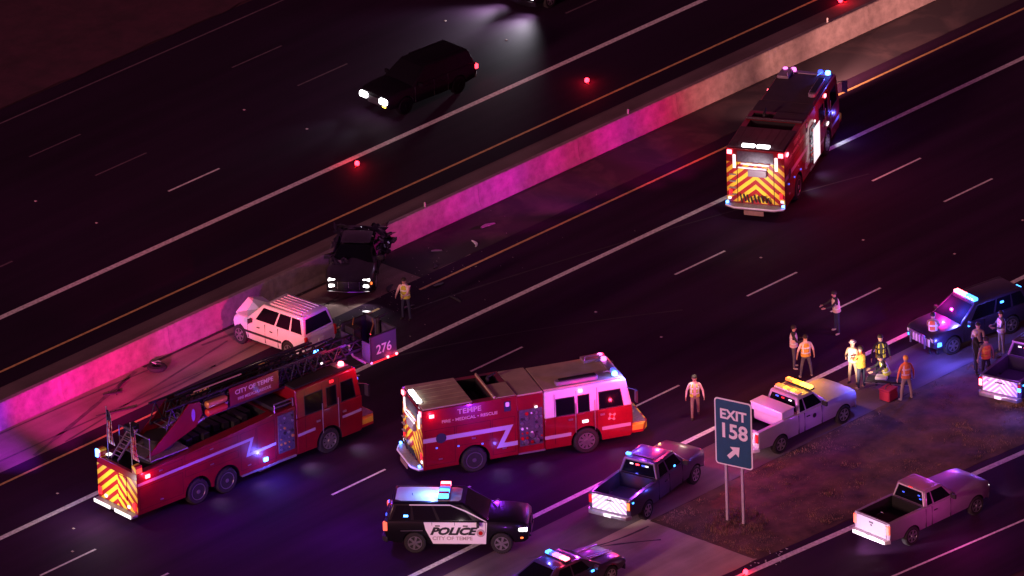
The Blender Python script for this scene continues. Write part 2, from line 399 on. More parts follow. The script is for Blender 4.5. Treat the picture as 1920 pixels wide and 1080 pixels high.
me.polygons.add(len(F)); me.polygons.foreach_set('loop_start', np.arange(0, F.size, 3)); me.polygons.foreach_set('loop_total', np.full(len(F), 3))
me.update()
at = me.attributes.new('tone', 'FLOAT', 'FACE'); at.data.foreach_set('value', np.clip(np.repeat(0.5+0.5*den, B)+0.25*rng.standard_normal(n*B), 0, 1))
m, t, b = new_mat('dry_grass'); a = t.nodes.new('ShaderNodeAttribute'); a.attribute_name = 'tone'
r = t.nodes.new('ShaderNodeValToRGB'); r.color_ramp.elements[0].color = (0.05, 0.032, 0.03, 1); r.color_ramp.elements[1].color = (0.50, 0.30, 0.17, 1)
t.links.new(a.outputs['Fac'], r.inputs['Fac']); t.links.new(r.outputs['Color'], b.inputs['Base Color']); b.inputs['Roughness'].default_value = 0.9
me.materials.append(m); MAT['dry_grass'] = m
go = bpy.data.objects.new('dry_grass', me); COL.objects.link(go); go['kind'] = 'stuff'
tag(go, 'sparse dry brown grass covering the dirt of the gore', 'grass')
# brush strip beyond the far roadway
strip('far_dirt_bank', -60, 420, 30.2, 33.0, 0.02, 'soil', amp=0.3, seed=11)

# painted lines, each a slab of paint 4 mm thick
def line(name, m, x0, x1, ya, width, yb=None, z=0.004):
    yb = ya if yb is None else yb
    mb = MB(); n = max(1, int((x1-x0)/3)); v = []; f = []
    for i in range(n+1):
        k = i/n; x = x0+(x1-x0)*k; y = ya+(yb-ya)*k
        v += [(x, y-width/2, z), (x, y+width/2, z)]
    for i in range(n): f.append((2*i, 2*i+2, 2*i+3, 2*i+1))
    mb.add(v, f); return struct(name, mb, m, smooth=False)
line('edge_line', 'line_white', -60, 420, 0.0, 0.26)
line('median_edge_line', 'line_yellow', -60, 117.2, 3.5, 0.13)
line('median_edge_line', 'line_yellow', 119.6, 420, 3.5, 0.13)
line('shoulder_line', 'line_white', -60, 420, -14.82, 0.25)
line('edge_line', 'line_white', -60, 420, 14.9, 0.29)
line('median_edge_line', 'line_yellow', -60, 420, 11.12, 0.13)
line('shoulder_line', 'line_dark', -60, 420, 29.1, 0.10)
line('ramp_line', 'line_white', 98, 300, rampL(98), 0.30, rampL(300))
line('ramp_line', 'line_white', 90, 300, rampR(90), 0.12, rampR(300))
PER, DL = 12.19, 3.05
for y, x0, wdt in ((-3.60, 90.78, 0.11), (-7.32, 103.28, 0.11), (-11.0, 116.5, 0.11), (18.53, 120.05, 0.11), (22.07, 119.25, 0.09), (25.63, 118.85, 0.085)):
    for k in range(-6, 22):
        d = line('lane_dash', 'line_dark' if y > 20 or (y > 18 and k != 0) else 'line_white', x0+k*PER, x0+k*PER+DL, y, wdt)
        d['group'] = 'white lane dashes'

# tyre tracks and stains on the shoulder
def skid(pts, w_, m='asphalt', z=0.003):
    mb = MB(); v = []
    for i, (x, y) in enumerate(pts):
        a = pts[max(0, i-1)]; b_ = pts[min(len(pts)-1, i+1)]; d = Vector((b_[0]-a[0], b_[1]-a[1])).normalized(); k = w_*(0.5+0.4*noise.noise(Vector((x*2, y*2, 0))))
        v += [(x-d.y*k, y+d.x*k, z), (x+d.y*k, y-d.x*k, z)]
    mb.add(v, [(2*i, 2*i+2, 2*i+3, 2*i+1) for i in range(len(pts)-1)]); return struct('skid_mark', mb, m, smooth=False)
def curve_pts(p0, p1, p2, n=24): return [((1-t)**2*p0[0]+2*t*(1-t)*p1[0]+t*t*p2[0], (1-t)**2*p0[1]+2*t*(1-t)*p1[1]+t*t*p2[1]) for t in [i/n for i in range(n+1)]]
skid(curve_pts((92, 7.0), (101, 6.95), (107, 6.6)), 0.10, 'skid'); skid(curve_pts((107, 6.95), (125, 6.98), (160, 6.96), 60), 0.16, 'skid_road'); skid(curve_pts((98.3, 4.4), (101.5, 5.3), (106.5, 6.9)), 0.16, 'skid')
skid(curve_pts((100, 4.35), (104, 4.9), (111, 6.1)), 0.10, 'skid'); skid(curve_pts((110, 6.6), (114, 6.2), (118, 5.0)), 0.16, 'skid')
skid(curve_pts((104, 4.5), (110, 4.7), (117, 5.6)), 0.12, 'skid'); skid(curve_pts((92, 5.0), (99, 5.2), (109, 4.8)), 0.09, 'skid')
skid(curve_pts((104, -17.2), (106.8, -18.6), (108.6, -20.1)), 0.10, 'skid'); skid(curve_pts((106.2, -18.4), (107.4, -18.9), (109.2, -18.9)), 0.10, 'skid')
skid(curve_pts((111, 0.8), (117, -0.6), (125, -6.2)), 0.09, 'skid_road'); skid(curve_pts((118, 2.4), (126, 1.2), (140, -3.0)), 0.09, 'skid_road')

# ------------------------------------------------------------------ median barrier
mb = MB(); prof = [(7.07,-0.02),(7.07,0.08),(7.17,0.34),(7.24,1.06),(7.27,1.09),(7.47,1.09),(7.50,1.06),(7.57,0.34),(7.67,0.08),(7.67,-0.02)]
seg0 = thing('concrete_barrier', 'long concrete median barrier glowing pink beside the dirty shoulder', 'barrier', (0, 0, 0))
x = 60.0; segm = None
while x < 230:
    if segm is None:
        segm = MB().prism([(y, z) for y, z in prof], 'x', 0, 6.082).build('barrier_segment', 'wall', seg0, smooth=False)
        segm.location.x = x
    else:
        c = segm.copy(); COL.objects.link(c); c.location.x = x
    x += 6.096
for x, y, wh in ((136.4, 7.37, 'left of the upper fire engine'), (124.0, 7.37, 'just behind the crushed sedan'), (149.0, 7.37, 'on the pale stretch near the top edge')):
    mb = MB().box(x-0.02, x+0.02, y-0.03, y+0.03, 1.09, 1.30).box(x-0.022, x+0.022, y-0.028, y+0.028, 1.22, 1.29, 1)
    o = mb.build('delineator', ['letter_grey', 'letter_grey'])
    tag(o, 'small white reflector tab on the barrier top, '+wh, 'reflector', 'reflector tabs along the barrier top')
# raised pavement markers
for x, y in ((96.44,1.18),(93.11,-3.04),(94.59,-1.6),(130.85,-5.2),(134.84,-7.29),(136.19,-11.12),(122.59,-3.59),(122.5,-7.31),(140.54,22.02),(140.69,18.52),(128.15,22.04),(115.81,22.14),(115.86,18.57),(140.52,-11.08),(112.0,-0.35),(128.4,18.55)):
    o = MB().hexa([(-.05,-.05,0),(.05,-.05,0),(.05,.05,0),(-.05,.05,0),(-.03,-.04,.02),(.03,-.04,.02),(.03,.04,.02),(-.03,.04,.02)]).build('pavement_marker', 'letter_grey', smooth=False)
    o.location = (x, y, 0)
    tag(o, 'tiny white raised marker on the dark freeway lanes', 'road marker', 'raised pavement markers')

# ------------------------------------------------------------------ exit sign
sg = thing('exit_sign', 'tall green EXIT 158 sign with arrow on two posts in the gore', 'sign', (111.5, -21.28, 0), 0)
A = Vector((-0.20, 0.66, 0)); Bv = Vector((0.17, -0.90, 0)); ux = (Bv-A).normalized()      # panel runs from A (left) to B (right)
ang = math.degrees(math.atan2(ux.y, ux.x))
def sgp(mb, name, m, **k):
    o = mb.build(name, m, sg, **k); o.location = A; o.rotation_euler = (0, 0, R(ang)); return o
def rrect(x0, x1, z0, z1, r, n=5):
    pts = []
    for cx, cz, a0 in ((x1-r, z1-r, 0), (x0+r, z1-r, 90), (x0+r, z0+r, 180), (x1-r, z0+r, 270)):
        for i in range(n+1):
            a = R(a0+90*i/n); pts.append((cx+r*cos(a), cz+r*sin(a)))
    return pts
sgp(MB().prism(rrect(0, 1.66, 2.50, 5.36, 0.14), 'y', 0.0, 0.03), 'border', 'reflective')
sgp(MB().prism(rrect(0.055, 1.605, 2.555, 5.305, 0.10), 'y', -0.006, 0.0), 'sign_panel', 'sign_green', smooth=False)
for i, xx in enumerate((0.42, 1.14)):
    sgp(MB().box(xx-0.05, xx+0.05, 0.035, 0.135, -0.1, 4.8), 'post', 'galv')
    sgp(MB().box(xx-0.12, xx+0.12, -0.03, 0.20, -0.06, 0.07), 'footing', 'old_paving')
for zz in (3.0, 4.0, 5.0): sgp(MB().box(0.1, 1.56, 0.03, 0.036+0.02, zz-0.03, zz+0.03), 'brace', 'galv')
def sgt(s, size, x, z, name, bold):
    o = text(sg, s, size, (x, -0.012, z), 'reflective', name=name, bold=bold, align='CENTER'); o.location = A; o.rotation_euler = (0, 0, R(ang)); return o
sgt('EXIT', 0.58, 0.83, 4.52, 'lettering', 0.018)
sgt('158', 0.86, 0.83, 3.72, 'lettering', 0.022)
arr = [(-0.36,-0.09),(0.02,-0.09),(0.02,-0.27),(0.36,0),(0.02,0.27),(0.02,0.09),(-0.36,0.09)]
ca, sa = cos(R(45)), sin(R(45))
sgp(MB().prism([(0.84+u*ca-v_*sa, 3.13+u*sa+v_*ca) for u, v_ in arr], 'y', -0.02, -0.008), 'arrow', 'reflective', smooth=False)

# ================================================================== VEHICLE PARTS
def wheel(parent, x, y, r=0.38, wd=0.26, rim='alu', steel=False, side=None, spokes=6):
    s = side if side is not None else (1 if y > 0 else -1)
    prof = [(r*0.62, -wd*0.46),(r*0.9, -wd*0.5),(r*0.985, -wd*0.38),(r, -wd*0.2),(r, wd*0.2),(r*0.985, wd*0.38),(r*0.9, wd*0.5),(r*0.62, wd*0.46)]
    mb = MB().lathe(prof, (x, y, r), 'y', 28)
    for i in range(28):          # tread lugs
        a = 2*pi*i/28; c = (x+r*cos(a), y, r+r*sin(a))
        mb.box(c[0]-0.012, c[0]+0.012, y-wd*0.4, y+wd*0.4, c[2]-0.012, c[2]+0.012)
    t = mb.build('wheel', 'rubber', parent)
    mb = MB(); yo = y+s*wd*0.36
    mb.lathe([(r*0.64, 0), (r*0.66, s*wd*0.12), (r*0.6, s*wd*0.12), (r*0.56, 0)], (x, yo, r), 'y', 24)
    mb.lathe([(0.001, s*0.05), (r*0.16, s*0.05), (r*0.2, 0)], (x, yo, r), 'y', 14)
    for k in range(spokes):
        a = 2*pi*k/spokes+0.3; ca, sa = cos(a), sin(a); w_ = r*0.09
        p = [(x+ca*q-sa*ww, yy, r+sa*q+ca*ww) for yy in (yo-0.01, yo+s*0.035) for q, ww in ((r*0.12,-w_),(r*0.6,-w_*1.2),(r*0.6,w_*1.2),(r*0.12,w_))]
        mb.hexa(p)
    ri = mb.build('rim', rim, t)
    MB().lathe([(0.001, s*0.0),(r*0.6, 0)], (x, yo-s*0.04, r), 'y', 20).build('brake_disc', 'interior', t)
    return t

def section(x, zb, zt, w, crown=0.03, tuck=0.05):
    pts = [(0, zb), (w*0.80, zb), (w-0.045, zb+0.04), (w-0.005, zb+(zt-zb)*0.35), (w, zb+(zt-zb)*0.6), (w-tuck*0.4, zt-(zt-zb)*0.12), (w-tuck, zt-0.01), (w-tuck-0.10, zt+crown*0.5), (0, zt+crown)]
    ring = [(x, -y, z) for y, z in pts] + [(x, y, z) for y, z in reversed(pts[1:-1])]
    return ring

def car_body(parent, st, wheels, r, mtl, name='body', bed=None, crumple=None):
    mb = MB().loft([section(*s_) for s_ in st])
    o = mb.build(name, [mtl, 'interior'], None)
    cm = MB(); w = max(s_[3] for s_ in st)
    for x in wheels:
        for s in (-1, 1):
            cm.lathe([(r*1.17, s*(w-0.34)), (r*1.17, s*(w+0.25))], (x, 0, r), 'y', 22)
    for f in range(len(cm.m)): pass
    cut(o, cm)
    if bed:
        cut(o, MB().box(bed[0], bed[1], -bed[2], bed[2], bed[3], 3.0))
    o.parent = parent
    bv = o.modifiers.new('bevel', 'BEVEL'); bv.width = 0.03; bv.segments = 2; bv.limit_method = 'ANGLE'; bv.angle_limit = R(35)
    if crumple:
        crumple(o.data)
    return o

class GH:
    """greenhouse: a bevelled frustum; panes lie on its faces"""
    def __init__(s, parent, mtl, xb0, xb1, xt0, xt1, zb, zt, wb, wt, bow=0.05, roofmat=None):
        s.p = [Vector(q) for q in ((xb0,-wb,zb),(xb1,-wb,zb),(xb1,wb,zb),(xb0,wb,zb),(xt0,-wt,zt),(xt1,-wt,zt),(xt1,wt,zt),(xt0,wt,zt))]
        s.parent = parent
        mb = MB(); mb.hexa(s.p); xm = (xt0+xt1)/2
        s.o = mb.build('cab', mtl, parent, bevel=0.07, seg=3)
        MB().loft([[(x, y, z) for y, z in ((-wt*0.86, zt-0.02), (wt*0.86, zt-0.02), (wt*0.6, zt+hh), (-wt*0.6, zt+hh))] for x, hh in ((xt0+0.08, 0.0), (xt0+0.3, bow*0.7), (xm, bow), (xt1-0.3, bow*0.7), (xt1-0.08, 0.0))]).build('roof', roofmat or mtl, parent)
    def face(s, k):
        p = s.p
        return {'R': (p[0],p[1],p[5],p[4]), 'L': (p[2],p[3],p[7],p[6]), 'F': (p[1],p[2],p[6],p[5]), 'B': (p[3],p[0],p[4],p[7])}[k]
    def pt(s, k, u, v, off=0.0):
        a, b, c, d = s.face(k)
        if k == 'L': u = 1-u       # u always grows towards the front
        q = (a*(1-u)+b*u)*(1-v)+(d*(1-u)+c*u)*v
        n = (b-a).cross(d-a).normalized()
        return q+n*off
    def pane(s, k, uv, name='window', m='glass', off=0.006, th=0.01, child=None):
        n = len(uv)
        v = [s.pt(k, u, w, off-th) for u, w in uv]+[s.pt(k, u, w, off) for u, w in uv]
        mb = MB().add(v, [tuple(range(n)), tuple(range(n, 2*n))]+[(i, (i+1)%n, n+(i+1)%n, n+i) for i in range(n)])
        return mb.build(name, m, child or s.parent, smooth=False)

def quad(u0, u1, v0, v1, r=0.0):
    return [(u0, v0), (u1, v0), (u1, v1), (u0, v1)]

def seam(parent, x, w, z0, z1, dx=0.0, name='door_gap'):
    mb = MB()
    for s in (-1, 1): mb.hexa([(x-0.007,s*(w-0.03),z0),(x+0.007,s*(w-0.03),z0),(x+0.007,s*(w+0.003),z0),(x-0.007,s*(w+0.003),z0),
                               (x-0.007+dx,s*(w-0.03),z1),(x+0.007+dx,s*(w-0.03),z1),(x+0.007+dx,s*(w-0.002),z1),(x-0.007+dx,s*(w-0.002),z1)])
    return mb.build(name, 'interior', parent, smooth=False)

def mirrors(parent, x, w, z, m='black_paint', sz=1.0):
    for s in (-1, 1):
        MB().box(x-0.05, x+0.05, s*(w+0.02) if s > 0 else s*(w+0.24*sz), s*(w+0.24*sz) if s > 0 else s*(w+0.02), z, z+0.16*sz).tube((x, s*(w-0.08), z+0.03), (x, s*(w+0.06), z+0.05), 0.02, 6).build('side_mirror', m, parent, bevel=0.015)

def lens(parent, x, y, z, dx, dy, dz, m, name='warning_light'):
    o = MB().cbox((x, y, z), (dx, dy, dz)).build(name, m, parent, bevel=min(dx, dy, dz)*0.3)
    return o

# ------------------------------------------------------------------ cars and trucks
def pickup(name, label, loc, rot, paint, cab_rear=1.05, cab_len=1.45, tailgate='paint', cap_roof=None, group='pickup trucks at the crash scene', hl='alu', crew=False):
    t = thing(name, label, 'pickup truck', loc, rot, group)
    st = [(-1.26,0.58,1.26,0.90,0,0.03),(-1.22,0.52,1.32,0.965,0,0.03),(-0.6,0.46,1.33,0.985,0.0,0.03),(0.6,0.42,1.33,0.985,0,0.03),(2.0,0.42,1.28,0.985,0,0.05),(2.55,0.42,1.27,0.985,0.02,0.06),
          (3.0,0.42,1.27,0.985,0.06,0.07),(3.9,0.46,1.24,0.98,0.07,0.08),(4.36,0.50,1.19,0.95,0.06,0.08),(4.48,0.56,1.12,0.90,0.02,0.08)]
    car_body(t, st, (0, 3.66), 0.39, paint, bed=(-1.14, cab_rear-0.12, 0.80, 0.72))
    g_ = GH(t, paint, cab_rear-0.02, cab_rear+cab_len+0.42, cab_rear+0.13, cab_rear+cab_len-0.30, 1.24, 1.90, 0.915, 0.74, roofmat=cap_roof)
    g_.pane('B', [(0.07,0.14),(0.93,0.14),(0.90,0.84),(0.10,0.84)], 'rear_window')
    g_.pane('F', [(0.05,0.08),(0.95,0.08),(0.92,0.90),(0.08,0.90)], 'windshield')
    for k in 'RL':
        if crew:
            g_.pane(k, [(0.07,0.14),(0.36,0.14),(0.36,0.86),(0.10,0.86)]); g_.pane(k, [(0.41,0.14),(0.84,0.14),(0.90,0.86),(0.41,0.86)])
        else:
            g_.pane(k, [(0.06,0.14),(0.24,0.14),(0.24,0.86),(0.09,0.86)]); g_.pane(k, [(0.29,0.14),(0.84,0.14),(0.89,0.86),(0.29,0.86)])
    seam(t, cab_rear-0.06, 0.985, 0.48, 1.27); seam(t, cab_rear+0.28 if not crew else cab_rear+0.75, 0.985, 0.48, 1.27); seam(t, cab_rear+cab_len-0.02, 0.985, 0.48, 1.25)
    for s in (-1, 1):
        MB().box(cab_rear+0.38, cab_rear+0.56, min(s*0.985, s*1.01), max(s*0.985, s*1.01), 1.06, 1.10).build('door_handle', 'plastic', t)
        MB().box(-1.285, -1.20, min(s*0.80, s*0.945), max(s*0.80, s*0.945), 0.86, 1.22).build('taillight', 'tail_dim', t, bevel=0.01)
        MB().box(4.25, 4.47, min(s*0.62, s*0.90), max(s*0.62, s*0.90), 0.86, 1.03).build('headlight', hl, t, bevel=0.03)
        wheel(t, 0, s*0.86, 0.39, 0.26); wheel(t, 3.66, s*0.86, 0.39, 0.26)
    if tailgate == 'paint':
        o = MB().box(-1.285, -1.262, -0.79, 0.79, 0.66, 1.29).build('tailgate', paint, t, bevel=0.01)
    else:
        o = MB().box(-1.285, -1.262, -0.79, 0.79, 0.66, 1.29).build('tailgate', tailgate, t, bevel=0.01)
        for k in range(4): MB().box(-1.292, -1.28, -0.6+0.36*k, -0.50+0.36*k, 1.10, 1.14).build('badge', 'plastic', o)
    MB().box(-1.30, -1.28, -0.11, 0.11, 1.10, 1.17).build('tailgate_handle', 'plastic', o)
    MB().prism([(-1.46,-0.86),(-1.24,-0.98),(-1.20,-0.98),(-1.20,0.98),(-1.24,0.98),(-1.46,0.86)], 'z', 0.48, 0.64).build('rear_bumper', 'alu' if tailgate != 'paint' else 'white_paint', t, bevel=0.02)
    MB().box(-1.475, -1.462, -0.16, 0.16, 0.50, 0.64).build('licence_plate', 'reflective', t)
    MB().prism([(4.42,-0.92),(4.62,-0.75),(4.68,0),(4.62,0.75),(4.42,0.92),(4.36,0.92),(4.36,-0.92)], 'z', 0.44, 0.66).build('front_bumper', 'alu', t, bevel=0.02)
    MB().box(4.44, 4.50, -0.60, 0.60, 0.68, 1.0).build('grille', 'plastic', t, bevel=0.02)
    MB().box(-1.13, cab_rear-0.14, -0.78, 0.78, 0.70, 0.735).build('bed_floor', 'interior', t)
    mirrors(t, cab_rear+cab_len+0.05, 0.93, 1.25, 'plastic', 1.1)
    MB().box(cab_rear+0.3, cab_rear+0.42, -0.5, 0.5, 1.0, 1.55).build('seat', 'dark_cloth', t)
    return t, g_

def suv(name, label, loc, rot, paint, cat='suv', group=None, roofmat=None, rack=True, L=5.1, wb=3.05, crumple=None, belt=1.13, top=1.76):
    t = thing(name, label, cat, loc, rot, group)
    k = wb/3.05; q_ = belt/1.13
    st = [(-1.10,0.50,1.02,0.82,0,0.04),(-1.04,0.40,1.10,0.93,0,0.04),(-0.5,0.34,1.13,0.985,0,0.05),(0.8*k,0.30,1.13,0.99,0,0.05),(2.2*k,0.30,1.13,0.985,0.0,0.06),
          (2.6*k,0.32,1.12,0.985,0.04,0.08),(3.4*k,0.36,1.09,0.975,0.06,0.09),(3.85*k,0.40,1.04,0.93,0.05,0.09),(3.98*k,0.48,0.95,0.86,0.03,0.08)]
    st = [(a_, b_, c_*q_, d_, e_, f_) for a_, b_, c_, d_, e_, f_ in st]
    car_body(t, st, (0, wb), 0.39, paint, crumple=crumple)
    g_ = GH(t, paint, -1.0, 2.66*k, -0.78, 1.70*k, belt-0.05, top, 0.93, 0.76, roofmat=roofmat)
    g_.pane('B', [(0.06,0.14),(0.94,0.14),(0.90,0.86),(0.10,0.86)], 'rear_window')
    g_.pane('F', [(0.05,0.06),(0.95,0.06),(0.92,0.92),(0.08,0.92)], 'windshield')
    for kk in 'RL':
        g_.pane(kk, [(0.04,0.12),(0.235,0.12),(0.255,0.86),(0.07,0.86)]); g_.pane(kk, [(0.27,0.12),(0.50,0.12),(0.53,0.86),(0.275,0.86)]); g_.pane(kk, [(0.53,0.12),(0.86,0.12),(0.92,0.86),(0.56,0.86)])
    for x in (0.62*k, 1.42*k, 2.5*k): seam(t, x, 0.987, 0.40, belt-0.03)
    for s in (-1, 1):
        for x in (0.95*k, 1.75*k): MB().box(x, x+0.16, min(s*0.985, s*1.01), max(s*0.985, s*1.01), 0.93, 0.965).build('door_handle', 'plastic', t)
        wheel(t, 0, s*0.86, 0.39, 0.25); wheel(t, wb, s*0.86, 0.39, 0.25)
        if rack: MB().tube((-0.6, s*0.62, 1.83), (1.4*k, s*0.62, 1.83), 0.016, 6).build('roof_rail', 'plastic', t)
    MB().prism([(-1.18,-0.80),(-1.02,-0.95),(-0.98,-0.95),(-0.98,0.95),(-1.02,0.95),(-1.18,0.80)], 'z', 0.40, 0.60).build('rear_bumper', 'plastic', t, bevel=0.02)
    MB().box(-1.13, -1.10, -0.16, 0.16, 0.78, 0.92).build('licence_plate', 'reflective', t)
    mirrors(t, 2.25*k, 0.95, 1.08, 'plastic')
    return t, g_
MAT['tail_dim'] = mat('taillight_red', (0.45, 0.01, 0.015), 0.25)
MAT['head_glass'] = mat('headlight_glass', (0.5, 0.5, 0.55), 0.12, coat=0.5)

def lightbar(parent, x, z, halfw, cols, dx=0.30, lit=True, base='plastic', dz=0.10):
    """one housing with a row of coloured modules"""
    o = MB().box(x-dx/2-0.03, x+dx/2+0.03, -halfw-0.03, halfw+0.03, z-0.04, z+0.01).build('light_bar', base, parent, bevel=0.015)
    n = len(cols); w_ = 2*halfw/n
    for i, m in enumerate(cols):
        y0 = halfw-(i+1)*w_
        MB().box(x-dx/2, x+dx/2, y0+0.008, y0+w_-0.008, z+0.01, z+0.01+dz).build('lamp_module', m, o, bevel=0.02)
    return o

MAT['alu_dark'] = mat('dull_pump_panel', (0.14, 0.13, 0.16), 0.45, metal=0.5, var=0.4, scale=10)
MAT['dark_cover'] = mat('dark_cover', (0.05, 0.03, 0.04), 0.8, var=0.3, scale=1.5)
# ------------------------------------------------------------------ fire apparatus
HW = 1.25
def panel_side(parent, pts, s, m, name, off=0.004, th=0.006, w=HW):
    """flat piece lying on the side of a truck; pts are (x, z)"""
    n = len(pts); a = s*(w+off-th); b_ = s*(w+off)
    mb = MB().add([(x, a, z) for x, z in pts]+[(x, b_, z) for x, z in pts],
                  [tuple(range(n)), tuple(range(n, 2*n))]+[(i, (i+1)%n, n+(i+1)%n, n+i) for i in range(n)])
    return mb.build(name, m, parent, smooth=False)

def rr(x0, x1, z0, z1, r=0.07): return rrect(x0, x1, z0, z1, r, 3)

def fire_cab(t, x0, x1, upper, top=3.0, belt=1.78, wx=4.7, bumper='chevron', bl=0.72, wins=None, roofm='interior'):
    """cab from x0 to x1 (windscreen foot); belt height divides the colours"""
    lo = MB().prism([(x0,0.45),(x0,belt),(x1,belt),(x1+0.02,1.2),(x1-0.02,0.55),(x1-0.1,0.45)], 'y', -HW, HW).build('cab', ['red','interior'], None)
    cm = MB()
    for s in (-1, 1): cm.lathe([(0.64, s*(HW-0.42)), (0.64, s*(HW+0.2))], (wx, 0, 0.54), 'y', 26)
    cut(lo, cm); lo.parent = t; bv = lo.modifiers.new('bevel', 'BEVEL'); bv.width = 0.03; bv.segments = 2; bv.limit_method = 'ANGLE'
    MB().hexa([(x0,-HW,belt),(x1,-HW,belt),(x1,HW,belt),(x0,HW,belt),(x0,-HW+0.05,top-0.06),(x1-0.22,-HW+0.05,top-0.06),(x1-0.22,HW-0.05,top-0.06),(x0,HW-0.05,top-0.06)]).build('cab_upper', upper, t, bevel=0.06, seg=3)
    MB().box(x0+0.02, x1-0.34, -HW+0.14, HW-0.14, top-0.07, top+0.01).build('cab_roof', roofm, t, bevel=0.02)
    def ww(z): return HW-0.05*(z-belt)/(top-0.06-belt)
    wins = wins or [(x0+0.50, x0+1.24), (x0+1.42, x0+1.86), (x0+2.30, x1-0.42)]
    for s in (-1, 1):
        for i, (a, b_) in enumerate(wins):
            z0, z1 = belt+0.06, top-0.46
            pts = [(a,z0),(b_,z0),(b_-(0.0 if i < 2 else 0.12),z1),(a,z1)]
            v = [(x, s*(ww(z)-0.02), z) for x, z in pts]+[(x, s*(ww(z)+0.006), z) for x, z in pts]
            MB().add(v, [(0,1,2,3),(4,5,6,7)]+[(j,(j+1)%4,4+(j+1)%4,4+j) for j in range(4)]).build('window', 'glass', t, smooth=False)
            v2 = [(x+dx, s*(ww(z)+0.0035), z+dz) for (x, z), (dx, dz) in zip(pts, ((-.035,-.035),(.035,-.035),(.035,.035),(-.035,.035)))]
            MB().add(v2+[(x, y-s*0.02, z) for x, y, z in v2], [(0,1,2,3),(4,5,6,7)]+[(j,(j+1)%4,4+(j+1)%4,4+j) for j in range(4)]).build('window_trim', 'plastic', t, smooth=False)
        for xx in (x0+0.42, x0+1.33, wins[2][0]-0.12):
            panel_side(t, [(xx,0.62),(xx+0.015,0.62),(xx+0.015,top-0.2),(xx,top-0.2)], s, 'interior', 'door_gap', off=0.003)
        for xx in (x0+1.0, wins[2][0]+0.02): MB().box(xx, xx+0.18, min(s*HW, s*(HW+0.04)), max(s*HW, s*(HW+0.04)), 1.55, 1.62).build('door_handle', 'alu', t)
        for xx in (x0+1.28, wins[2][0]-0.22): MB().tube((xx, s*(HW+0.06), 1.0), (xx, s*(HW+0.06), 2.3), 0.018, 6).build('grab_rail', 'alu', t)
        MB().tube((x1-0.2, s*(HW-0.05), 2.55), (x1+0.12, s*(HW+0.22), 2.5), 0.02, 6).box(x1+0.06, x1+0.14, min(s*(HW+0.12), s*(HW+0.34)), max(s*(HW+0.12), s*(HW+0.34)), 2.0, 2.5).build('side_mirror', 'plastic', t)
        MB().lathe([(0.66, s*(HW-0.02)), (0.68, s*(HW+0.02)), (0.62, s*(HW+0.02))], (wx, 0, 0.54), 'y', 26).build('wheel_arch_trim', 'alu', t) if False else None
        wheel(t, wx, s*(HW-0.17), 0.53, 0.34, 'alu', spokes=10)
        MB().box(x1+0.0, x1+0.05, min(s*0.62, s*1.1), max(s*0.62, s*1.1), 1.02, 1.25).build('headlight', 'head_glass', t, bevel=0.02)
    # windscreen
    v = []
    for off in (-0.02, 0.008):
        for y, z in ((-1.1, belt+0.06), (1.1, belt+0.06), (1.06, top-0.42), (-1.06, top-0.42)):
            v.append((x1-0.22*(z-belt)/(top-0.06-belt)+off, y, z))
    MB().add(v, [(0,1,2,3),(4,5,6,7)]+[(j,(j+1)%4,4+(j+1)%4,4+j) for j in range(4)]).build('windshield', 'glass', t, smooth=False)
    MB().box(x1+0.01, x1+0.035, -0.6, 0.6, 1.0, 1.6).build('grille', 'alu', t, bevel=0.01)
    xb = x1+bl
    o = MB().prism([(x1-0.02,-1.22),(xb-0.28,-1.22),(xb,-0.85),(xb,0.85),(xb-0.28,1.22),(x1-0.02,1.22)], 'z', 0.52, 0.86).build('front_bumper', bumper, t, bevel=0.02)
    MB().box(x1+0.03, xb-0.1, -1.0, 1.0, 0.862, 0.90).build('bumper_deck', 'diamond', t)
    MB().tube((x1+0.35, 0.5, 0.9), (x1+0.35, 0.5, 1.05), 0.11, 12).tube((x1+0.35, 0.0, 0.9), (x1+0.35, 0.0, 1.02), 0.14, 12).build('siren', 'alu', t)

def stripe(t, pts, s, m, name='reflective_stripe', wd=0.16):
    """band following a polyline of (x, z)"""
    objs = []
    up = []; dn = []
    n = len(pts)
    for i, (x, z) in enumerate(pts):
        d0 = Vector((pts[i][0]-pts[i-1][0], pts[i][1]-pts[i-1][1])).normalized() if i else None
        d1 = Vector((pts[i+1][0]-pts[i][0], pts[i+1][1]-pts[i][1])).normalized() if i < n-1 else None
        if d0 is None: nn = Vector((-d1.y, d1.x)); k = 1
        elif d1 is None: nn = Vector((-d0.y, d0.x)); k = 1
        else:
            a = Vector((-d0.y, d0.x)); b_ = Vector((-d1.y, d1.x)); nn = (a+b_).normalized(); k = 1/max(0.35, nn.dot(a))
        up.append((x+nn.x*wd/2*k, z+nn.y*wd/2*k)); dn.append((x-nn.x*wd/2*k, z-nn.y*wd/2*k))
    v = []; f = []
    for i in range(n): v += [(up[i][0], s*(HW+0.005), up[i][1]), (dn[i][0], s*(HW+0.005), dn[i][1])]
    for i in range(n-1): f.append((2*i, 2*i+1, 2*i+3, 2*i+2))
    return MB().add(v, f).build(name, m, t, smooth=False)

